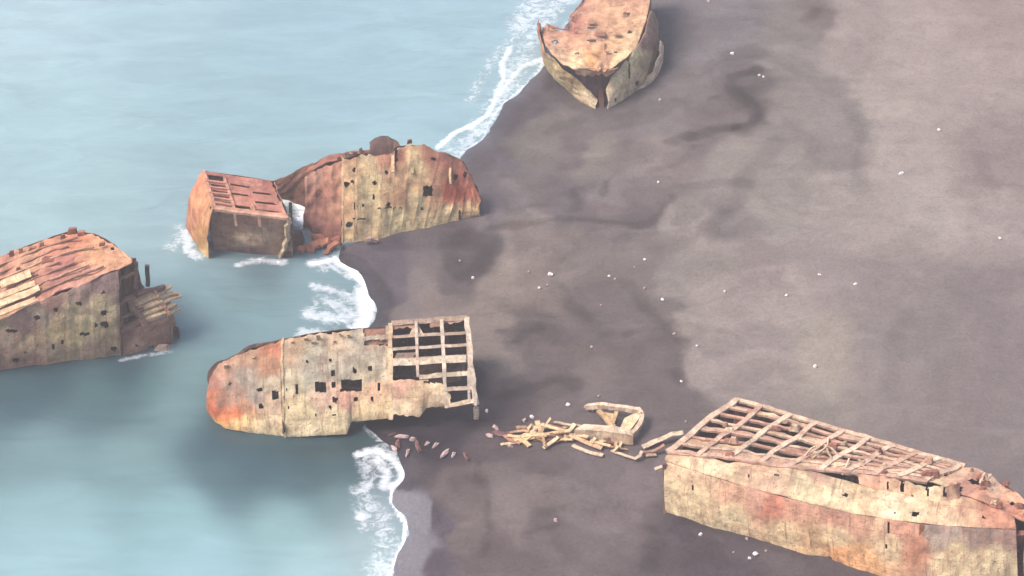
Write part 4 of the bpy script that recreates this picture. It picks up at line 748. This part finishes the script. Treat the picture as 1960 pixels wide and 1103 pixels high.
plate("crusted_plating", [d6(.44 + .025 * k, 0, -.12) for k in range(11)], [d6(.44 + .025 * k, .82, -.12) for k in range(11)], W6, [(1560, 860, (206, 170, 150)), (1600, 880, (188, 146, 132)), (1640, 890, (222, 192, 168)), (1680, 870, (176, 128, 116)), (1720, 890, (214, 180, 158)), (1540, 890, (224, 194, 168))], cell=.22, seed=415, dent=.22, rnd=.16, rag=(0, 1.0, 1.6, 0), bdir=Vector((0, 0, 1)))
# bow end of the deck is still plated
plate("foredeck", [d6(.69 + .031 * k, 0, .05) for k in range(11)], [d6(.69 + .031 * k, 1, .05) for k in range(11)], W6, [(1740, 900, (226, 196, 166)), (1780, 930, (230, 200, 170)), (1800, 950, (214, 182, 152)), (1850, 930, (190, 140, 126)), (1880, 950, (206, 150, 132)), (1900, 930, (226, 186, 166)), (1920, 970, (212, 150, 130)), (1940, 980, (206, 140, 120)), (1850, 970, (214, 160, 140)), (1830, 905, (206, 170, 150)), (1950, 960, (228, 176, 152))],
      cell=.22, seed=403, dent=.42, bdir=Vector((0, 0, 1)), holes=[('p', [(1778, 893), (1800, 897), (1817, 902), (1815, 912), (1795, 908), (1777, 902)]), ('p', [(1852, 918), (1880, 918), (1900, 925), (1880, 928), (1858, 926)]), ('c', 1835, 935, 5, 10), ('c', 1700, 925, 3, 6), ('c', 1938, 964, 6, 4), ('c', 1910, 962, 3, 2), ('c', 1870, 965, 6, 3)])
# raised side of the deck house remains
hs0 = L3([(1640, 925, zs + 1.1), (1700, 944, zs + 1.2), (1760, 962, zs + 1.3), (1800, 968, zs + 1.5), (1838, 966, zs + 1.7)]); hs1 = L3([(1640, 904, zs + 2.0), (1700, 910, zs + 2.3), (1770, 922, zs + 2.6), (1815, 924, zs + 2.7), (1840, 920, zs + 2.6)])
plate("coaming_wall", hs0, hs1, W6, [(1660, 915, (216, 166, 148)), (1730, 935, (206, 170, 144)), (1780, 940, (232, 206, 176)), (1820, 950, (196, 156, 134)), (1835, 940, (120, 84, 78))], cell=.18, seed=404, dent=.22, rag=(0, .7, .5, .2), holes=[('r', 1700, 930, 2, 8), ('r', 1727, 932, 2.5, 10), ('r', 1775, 940, 2, 9), ('r', 1808, 942, 2.5, 10), ('r', 1745, 945, 1.5, 7)])
rr = random.Random(5)
for i in range(34):
    u = rr.uniform(.05, .97); v = rr.uniform(.03, .97); s_ = rr.uniform(.12, .5); h_ = rr.uniform(.2, .7)
    block("deck_scrap", d6(u, v, .1), Vector((s_, -.2 * s_, 0)), Vector((.1, s_ * .6, 0)), Vector((rr.uniform(-.2, .2), 0, h_)), W6, [(214, 170, 152), (176, 116, 104), (232, 204, 180), (150, 100, 92)][i % 4], seed=500 + i, top=.6)
for i in range(9):
    x = rr.uniform(1420, 1680); y = 820 + (x - 1420) * .3 + rr.uniform(-8, 40)
    p = P(x, y, zs + 1.3); a = rr.uniform(0, 3.1)
    beam("loose_bar", [p, p + Vector((math.cos(a) * 1.6, math.sin(a) * 1.6, rr.uniform(.2, .9)))], .16, .16, W6, (232, 200, 180), seed=540 + i, jit=.1, step=.4)
beam("bent_rail", [P(1876, 925, 8.4), P(1884, 904, 9.4), P(1890, 918, 8.8), P(1898, 908, 9.2)], .2, .2, W6, (236, 206, 190), seed=560, step=.3)
# stern wall, far side, holds, stem
plate("stern_plating", [PG(1277, 980) + Vector((0, .1, -.6)), PG(1392, 872) + Vector((0, 0, -.6))], [t6[0] + Vector((-.05, .1, 0)), FQ[0]], W6, [(1275, 930, (150, 104, 96))], cell=.35, seed=405, bdir=Vector((-1, .3, 0)), rag=(0, .2, 0, 0))
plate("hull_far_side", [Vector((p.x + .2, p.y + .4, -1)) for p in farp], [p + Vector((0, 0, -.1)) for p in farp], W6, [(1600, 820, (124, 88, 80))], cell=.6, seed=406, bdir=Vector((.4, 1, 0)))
plate("lower_deck", [d6(k / 6 * .95, .02, -4.4) for k in range(7)], [d6(k / 6 * .95, .98, -4.4) for k in range(7)], W6, [(1500, 850, (62, 46, 48))], cell=.6, seed=407, bdir=Vector((0, 0, 1)), dent=.3)  # floor darkened in colour to stand in for shade inside the hold
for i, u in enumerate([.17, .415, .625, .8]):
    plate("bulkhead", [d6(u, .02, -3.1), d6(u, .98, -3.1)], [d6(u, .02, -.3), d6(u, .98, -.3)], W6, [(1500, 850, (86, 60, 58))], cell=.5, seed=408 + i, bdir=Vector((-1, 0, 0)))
plate("bow_plating", [PG(1958, 1128) + Vector((0, 0, -.6)), PG(1990, 1105) + Vector((0, 0, -.6)), PG(1992, 1060) + Vector((0, 0, -.6))], L3([(1965, 1018, 8), (1990, 1010, 8.1), (1992, 985, 8.1)]), W6, [(1970, 1050, (206, 160, 140))], cell=.25, seed=409, dent=.2)
beam("stem_post", [PG(1950, 1138) + Vector((.2, .8, -.4)), P(1953, 1070, 3.8) + Vector((0, .5, 0)), P(1955, 1020, 7.2)], .8, .6, W6, (112, 70, 72), seed=561, up=Vector((0, 1, 0)))
beam("corner_post", [PG(1273, 984) + Vector((0, 0, -.5)), P(1272, 930, 3.2), P(1272, 886, 6)], .3, .5, W6, (150, 106, 98), seed=562, up=Vector((0, 1, 0)))
beam("side_frame", [P(1764, 1003, 6.9) + Vector((0, -.1, 0)), P(1758, 1060, 3.8) + Vector((0, -.5, 0)), PG(1755, 1122)], .35, .2, W6, (170, 106, 86), seed=563, up=Vector((0, 1, 0)))
beam("broken_fender", [P(1268, 895, 5.2), P(1254, 900, 5.0)], .35, .35, W6, (232, 206, 190), seed=564)

# ================================================================== 7 · timbers and debris between the wrecks
def loose(name, label, cat, pts, w_, h_, col, group, up=Vector((0, 0, 1)), seed=0, taper=1.0, jit=.06):
    """a bar lying loose on the sand; pts = (px, py, height over the sand)"""
    Q = [PG(a, b_, d) for a, b_, d in pts]; org = Vector(Q[0])
    o = beam(name, Q, w_ * 1.0, h_ * .38, None, col, up=up, seed=seed, taper=taper, origin=org, jit=jit, step=.5)
    o['label'] = label; o['category'] = cat
    if group: o['group'] = group
    return o
W7 = thing("debris_box", "pale box-shaped steel piece with an open looped bar, right end of the scrap heap", "debris", PG(1150, 850))
boxc = (232, 200, 166)
def pg(a, b_, d): return PG(a, b_, d)
plate("box_side", [pg(1100, 838, .15), pg(1160, 848, .15), pg(1212, 852, .15)], [pg(1100, 822, 1.2), pg(1160, 826, 1.3), pg(1212, 834, 1.3)], W7, [(1120, 830, (204, 178, 160)), (1160, 838, (214, 186, 166)), (1200, 842, (220, 190, 168))], cell=.2, seed=601, dent=.08)
plate("box_top", [pg(1100, 822, 1.2), pg(1160, 826, 1.3), pg(1212, 834, 1.3)], [pg(1118, 812, 1.2), pg(1170, 815, 1.2), pg(1205, 822, 1.3)], W7, [(1150, 818, (236, 208, 188))], cell=.25, seed=602, bdir=Vector((0, 0, 1)), dent=.08)
beam("frame_bar", [pg(1122, 780, .4), pg(1145, 776, 1.2), pg(1190, 781, 1.3), pg(1222, 786, 1.4), pg(1230, 796, 1.2), pg(1224, 815, .9), pg(1208, 834, .9)], .45, .5, W7, (236, 208, 190), seed=603, step=.4)
beam("frame_bar", [pg(1145, 786, 1.0), pg(1158, 800, .9), pg(1176, 818, .9)], .45, .3, W7, (226, 190, 150), seed=604)
beam("frame_bar", [pg(1180, 790, 1.1), pg(1178, 800, 1), pg(1170, 818, .9)], .4, .4, W7, (232, 196, 156), seed=605)
plate("corner_panel", [pg(1185, 822, .8), pg(1200, 822, .8), pg(1206, 824, .8)], [pg(1196, 800, 1.5), pg(1216, 790, 1.7), pg(1226, 796, 1.5)], W7, [(1205, 805, (246, 222, 190))], cell=.2, seed=606, dent=.1)
plate("torn_panel", [pg(1146, 786, .8), pg(1178, 792, .8)], [pg(1160, 800, .6), pg(1174, 806, .6)], W7, [(1160, 795, (222, 186, 150))], cell=.2, seed=607, bdir=Vector((0, 0, 1)))
G7 = "bars of scrap heaped between the hulls"
TIM = [ # label, points, w, h, colour
 ("long pale bar crossing the middle of the scrap heap from its left tip", [(990, 836, .5), (1040, 832, .6), (1092, 824, .8)], .4, .35, (240, 204, 164)),
 ("pale bar slanting down to the right out of the heap's upper knot", [(1036, 812, .8), (1062, 820, .7), (1090, 828, .5)], .38, .3, (246, 212, 176)),
 ("thin grey-pink bar running along the heap's back edge to the box", [(1060, 808, .6), (1090, 813, .6), (1122, 817, .7)], .28, .3, (206, 176, 158)),
 ("short pale stub sticking up from the top of the heap", [(1046, 812, .3), (1055, 801, .9)], .32, .3, (240, 206, 176)),
 ("pale bar leaning out of the front of the heap towards the viewer", [(1040, 858, .15), (1062, 842, .5), (1068, 836, .6)], .4, .3, (236, 206, 182)),
 ("heavy tan bar lying under the front of the box frame", [(1090, 832, .5), (1120, 846, .4), (1152, 858, .3)], .5, .35, (222, 184, 154)),
 ("light grey bar lying lowest of all in front of the box frame", [(1096, 852, .2), (1120, 864, .2), (1154, 872, .2)], .42, .3, (222, 194, 178)),
 ("thin bar from the box frame's foot to the bent hook near the right hull", [(1170, 862, .3), (1195, 872, .3), (1216, 878, .3)], .3, .25, (216, 190, 174)),
 ("small bent hook of pale pipe beside the stern of the right hull", [(1214, 879, .3), (1226, 872, .5), (1229, 864, .6)], .35, .3, (226, 200, 184)),
 ("curved pale bar leaning up against the stern of the right hull", [(1230, 856, .3), (1262, 842, .5), (1286, 832, .9), (1308, 828, 1.1)], .6, .3, (222, 200, 182)),
 ("short blunt bar at the foot of the right hull's stern corner", [(1236, 872, .2), (1256, 870, .2)], .4, .3, (206, 176, 164)),
 ("rust brown bar leaning at the right hull's stern behind the short blunt one", [(1230, 866, .2), (1250, 864, .4), (1272, 852, .9)], .35, .3, (160, 118, 108)),
 ("tan bar at the left tip of the heap pointing at the viewer", [(990, 838, .4), (1004, 845, .3), (1014, 854, .2)], .5, .3, (238, 202, 164)),
 ("rusty flat strip at the far left tip of the heap", [(964, 832, .2), (976, 842, .3), (996, 848, .2)], .4, .25, (190, 140, 122)),
 ("short bar standing across the heap's left third", [(1004, 842, .3), (1018, 832, .7), (1026, 818, .6)], .45, .35, (240, 208, 172)),
 ("tan curl of plate on the upper left of the heap", [(1010, 822, .4), (1018, 813, .8), (1026, 820, .5)], .4, .35, (232, 196, 160)),
 ("bar joining the heap's upper knot to the box frame's corner", [(1086, 828, .6), (1096, 818, .8), (1100, 812, .8)], .4, .4, (246, 214, 180)),
 ("small cross bar propped on the heavy tan bar", [(1132, 848, .5), (1140, 838, .7)], .3, .25, (236, 206, 176)),
 ("short light bar propped behind the thin bar near the hook", [(1174, 864, .3), (1184, 854, .8)], .32, .3, (232, 200, 170)),
 ("thick tan stub crossing the heap just left of its middle", [(1028, 806, .6), (1034, 822, .6), (1036, 838, .4)], .5, .35, (226, 190, 156)),
 ("brown bar in the shade under the front of the heap", [(1020, 842, .1), (1050, 841, .1), (1072, 838, .1)], .4, .25, (150, 106, 96)),
 ("tan bar in the left third of the heap lying nearly level", [(984, 842, .3), (1010, 838, .4), (1032, 836, .4)], .45, .3, (244, 206, 164)),
 ("pale splinter leading away from the box frame's upper left corner", [(1118, 778, .5), (1128, 781, .4), (1136, 786, .3)], .3, .2, (212, 186, 178)),
 ("brown bar slanting between the long pale bar and the sand at its back", [(972, 830, .2), (998, 824, .5), (1014, 826, .6)], .32, .3, (196, 154, 130)),
]
for i, (lb_, pts, w_, h_, col) in enumerate(TIM):
    loose("scrap_bar", lb_, "scrap metal", pts, w_, h_, col, G7, seed=620 + i)
rs = random.Random(11)
for i in range(34):
    t_ = rs.random(); x = 975 + 235 * t_; y = 838 - 10 * math.sin(t_ * 3) + 18 * t_ + rs.uniform(-13, 15); a = rs.uniform(-.7, .5) + (1.2 if i % 5 == 0 else 0); l_ = rs.uniform(8, 20)
    p0 = PG(x, y); hh_ = .15 + .45 * rs.random(); ax = Vector((math.cos(a), math.sin(a), 0)) * l_ * .056; tl = rs.uniform(-.35, .35)
    o = beam("splinter", [p0 - ax + Vector((0, 0, hh_ - tl)), p0 + Vector((0, 0, hh_)), p0 + ax + Vector((0, 0, hh_ + tl))], rs.uniform(.2, .5), .08, None, [(236, 204, 172), (204, 164, 132), (244, 214, 180), (170, 118, 98)][i % 4], seed=700 + i, origin=Vector(p0), step=.3)
    o['label'] = "thin splinter of pale scrap lying loose in the heap"; o['category'] = "scrap metal"; o['group'] = "thin splinters strewn through the scrap heap"
# ---- loose lumps
def chunk_mesh(name, seed, col):
    V = []; F = []; rings = 5; seg = 8
    for r in range(rings + 1):
        th = math.pi * r / rings
        for s_ in range(seg if 0 < r < rings else 1):
            a = 2 * math.pi * s_ / seg; d = Vector((math.sin(th) * math.cos(a), math.sin(th) * math.sin(a), math.cos(th)))
            V.append(d * (1 + .5 * nz(d.x * 1.7 + seed * 5, d.y * 1.7, d.z * 1.7)))
    st = lambda r: 0 if r == 0 else 1 + (r - 1) * seg
    for r in range(rings):
        for s_ in range(seg):
            s2 = (s_ + 1) % seg
            if r == 0: F.append([0, 1 + s_, 1 + s2])
            elif r == rings - 1: F.append([st(r) + s2, st(r) + s_, st(rings)])
            else: F.append([st(r) + s_, st(r + 1) + s_, st(r + 1) + s2, st(r) + s2])
    me = bpy.data.meshes.new(name); me.from_pydata([tuple(v) for v in V], [], F)
    a = me.color_attributes.new("col", 'FLOAT_COLOR', 'POINT'); arr = np.ones((len(V), 4), np.float32); arr[:, :3] = np.array(lin(col)) * KALB * 1.35; a.data.foreach_set("color", arr.ravel())
    me.uv_layers.new(name="UVMap"); me.materials.append(MR); return me
PALEC = [chunk_mesh("pale_chunk", k, (250, 240, 236)) for k in range(4)]; PINKC = [chunk_mesh("pink_chunk", k + 9, (206, 176, 170)) for k in range(3)]; REDC = chunk_mesh("red_chunk", 21, (122, 86, 86))
BS = {'debris_chip': .62, 'wreckage_lump': .6}
def lump(name, label, cat, px, py, sx, sy, sz, me, group, rz=0.0):
    o = bpy.data.objects.new(name, me); p = PG(px, py); o.location = p + Vector((0, 0, sz * .35)); o.scale = (sx * BS[name] * (1.3 if name == 'wreckage_lump' else 1), sy * BS[name] * (.8 if name == 'wreckage_lump' else 1), sz * BS[name]); o.rotation_euler = (0, 0, rz)
    o['label'] = label; o['category'] = cat; o['group'] = group; COL.objects.link(o)
G8 = "pale bits of debris dotted over the sand"
BITS = [ # px, py, rx, ry, kind, label
 (1402, 104, .45, .35, 0, "white chip on the sand right of the far bow, the highest one of the beach"), (1453, 145, .3, .25, 0, "left one of two paired white chips in the dark hollow past the far bow"), (1461, 148, .28, .25, 0, "right one of two paired white chips in the dark hollow past the far bow"),
 (1797, 250, .32, .3, 0, "white dot alone high on the pale sand slope at right"), (1725, 333, .75, .28, 0, "elongated white stick-like scrap on the pale sand slope at right"), (1914, 457, .25, .35, 0, "white chip near the right edge of the view, halfway up"),
 (1568, 527, .22, .32, 0, "pinkish white chip left of another on the mid right sand"), (1637, 545, .24, .34, 0, "pinkish white chip, right one of three in the mid right sand"), (1505, 566, .24, .34, 0, "white chip below left of two others in the mid right sand"), (1387, 559, .2, .28, 0, "small white chip alone at the middle of the beach"),
 (1263, 192, .3, .3, 1, "pale chip right beside the far bow's stem"), (1260, 350, .28, .26, 0, "white chip on the sand midway between the far bow and the scrap heap"), (1234, 498, .24, .24, 0, "white chip furthest back among those in the middle of the beach"), (1166, 530, .3, .28, 0, "bright chip with a small companion on the mid beach"), (1177, 535, .2, .2, 1, "small companion right of a bright chip on the mid beach"),
 (1053, 527, .38, .5, 0, "largest white chip of a cluster behind the grid of frames"), (1048, 546, .2, .2, 1, "pinkish chip just below the largest white chip of its cluster"), (1032, 552, .26, .26, 0, "white chip below left of the largest one of its cluster"), (1012, 521, .2, .26, 1, "faint chip left of the largest one of its cluster"), (905, 533, .28, .28, 0, "white chip at the edge of the dark sand patch behind the grid of frames"),
 (1234, 553, .24, .24, 1, "faint pinkish chip on the mid beach"), (1268, 575, .3, .28, 0, "bright chip on the mid beach right of the faint pinkish one"), (1334, 663, .26, .22, 0, "chip on the pale sand above the right hull"), (1304, 731, .22, .3, 0, "chip on the border of dark and pale sand above the right hull"), (1132, 665, .26, .22, 1, "dull pink chip on the dark sand above the scrap heap"),
 (1560, 703, .34, .32, 0, "white dot alone above the right hull's deck"), (1087, 776, .38, .36, 0, "white chip just behind the scrap heap"), (932, 788, .25, .4, 0, "white chip right of the grid of frames' foot"), (1018, 799, .3, .42, 0, "white chip touching the back of the scrap heap"), (1004, 806, .45, .3, 1, "long pink chip at the back of the scrap heap"), (1146, 759, .2, .3, 1, "faint chip behind the box frame"), (1144, 759 + 22, .3, .2, 1, "faint chip at the box frame's upper left corner"),
 (1446, 1062, .42, .4, 0, "brightest chip in the shadow in front of the right hull"), (1434, 1070, .26, .26, 0, "chip left of the brightest one in front of the right hull"), (1341, 1024, .26, .3, 0, "lone chip in front of the right hull's stern"), (1429, 1032, .26, .22, 1, "chip close under the side of the right hull"), (1404, 1058, .2, .16, 1, "faint chip left of the pair in front of the right hull"), (1466, 1055, .2, .16, 1, "faint chip right of the pair in front of the right hull"),
 (1313, 808, .22, .18, 1, "chip by the stern corner of the right hull's deck"), (1356, 4, .4, .3, 1, "pale lump at the top edge of the view right of the far bow"), (1215, 512, .2, .2, 1, "tiny faint chip among those in the middle of the beach"), (1290, 640, .3, .2, 1, "pale streak-like chip on the ridge left of the pale sand"), (880, 500, .2, .2, 1, "tiny chip inside the dark sand patch behind the grid of frames"), (1150, 585, .2, .18, 1, "tiny chip on dark sand at the middle of the beach"), (1063, 997, .35, .3, 1, "faint pale lump on the lower middle sand"),
]
for i, (x, y, sx, sy, k, lb_) in enumerate(BITS):
    lump("debris_chip", lb_, "debris", x, y, sx, sy, min(sx, sy) * .9, (PALEC if k == 0 else PINKC)[i % 3], G8, rz=i * .7 if abs(sx - sy) < .2 else (.6 if x == 1725 else 0))
G9 = "lumps of wreckage below the hull at the water's edge"
LUMPS = [(770, 838, 1.0, .5, 1, "pale lump, leftmost and highest of the row below the centre hull"), (790, 843, .4, .5, 0, "small white lump beside the leftmost one below the centre hull"), (752, 834, .7, .3, 2, "reddish lump at the head of the surf below the centre hull"), (818, 851, .4, .35, 0, "white lump at the middle of the row below the centre hull"), (834, 854, .6, .35, 1, "pinkish lump right of the middle of the row below the centre hull"), (852, 870, 1.1, .5, 0, "largest whitish lump at the right end of the row below the centre hull"), (868, 872, .45, .4, 0, "small whitish lump ending the row below the centre hull"),
 (780, 868, .7, .35, 1, "dull lump nearest the surf below the centre hull"), (762, 852, 1.1, .5, 2, "dark red slab lying at the head of the surf"), (800, 856, 1.4, .5, 2, "dark red slab in the middle of the row below the centre hull"), (892, 876, 1.0, .3, 2, "low red slab past the right end of the row below the centre hull"), (755, 862, .7, .4, 1, "pink lump washed by the surf below the centre hull"),
 (948, 820, .5, .45, 0, "pink-white lump above another at the scrap heap's left"), (938, 837, .55, .4, 0, "pale lump nearest the viewer at the scrap heap's left"), (957, 832, 1.2, .8, 2, "dark red lump between the pale ones and the scrap heap"), (977, 856, .35, .3, 0, "small white lump in front of the scrap heap's left tip")]
for i, (x, y, sx, sy, k, lb_) in enumerate(LUMPS):
    lump("wreckage_lump", lb_, "debris", x, y, sx, sy, .35 if k == 2 else .4, [PINKC[(i + 1) % 3], PINKC[i % 3], REDC][k], G9, rz=.2 * i)
# ------------------------------------------------------------------ sea haze
def haze(density):
    me = bpy.data.meshes.new("haze"); a, b_, z0, z1 = 4400, 4400, -4.5, 152
    V = [(x, y, z) for z in (z0, z1) for x, y in ((-a, -b_), (a, -b_), (a, b_), (-a, b_))]
    me.from_pydata(V, [], [(3, 2, 1, 0), (4, 5, 6, 7), (0, 1, 5, 4), (1, 2, 6, 5), (2, 3, 7, 6), (3, 0, 4, 7)])
    m = bpy.data.materials.new("haze"); m.use_nodes = True; t = m.node_tree; t.nodes.clear()
    o = t.nodes.new("ShaderNodeOutputMaterial"); v = t.nodes.new("ShaderNodeVolumePrincipled"); v.inputs['Color'].default_value = (1.0, .92, .88, 1); v.inputs['Density'].default_value = density; v.inputs['Anisotropy'].default_value = .2
    t.links.new(v.outputs[0], o.inputs['Volume']); me.materials.append(m)
    ob = bpy.data.objects.new("haze", me); COL.objects.link(ob); ob['kind'] = 'stuff'; ob['label'] = "pale sea haze over the whole beach"; ob['category'] = 'haze'
HAZE = 0.00050
haze(HAZE)
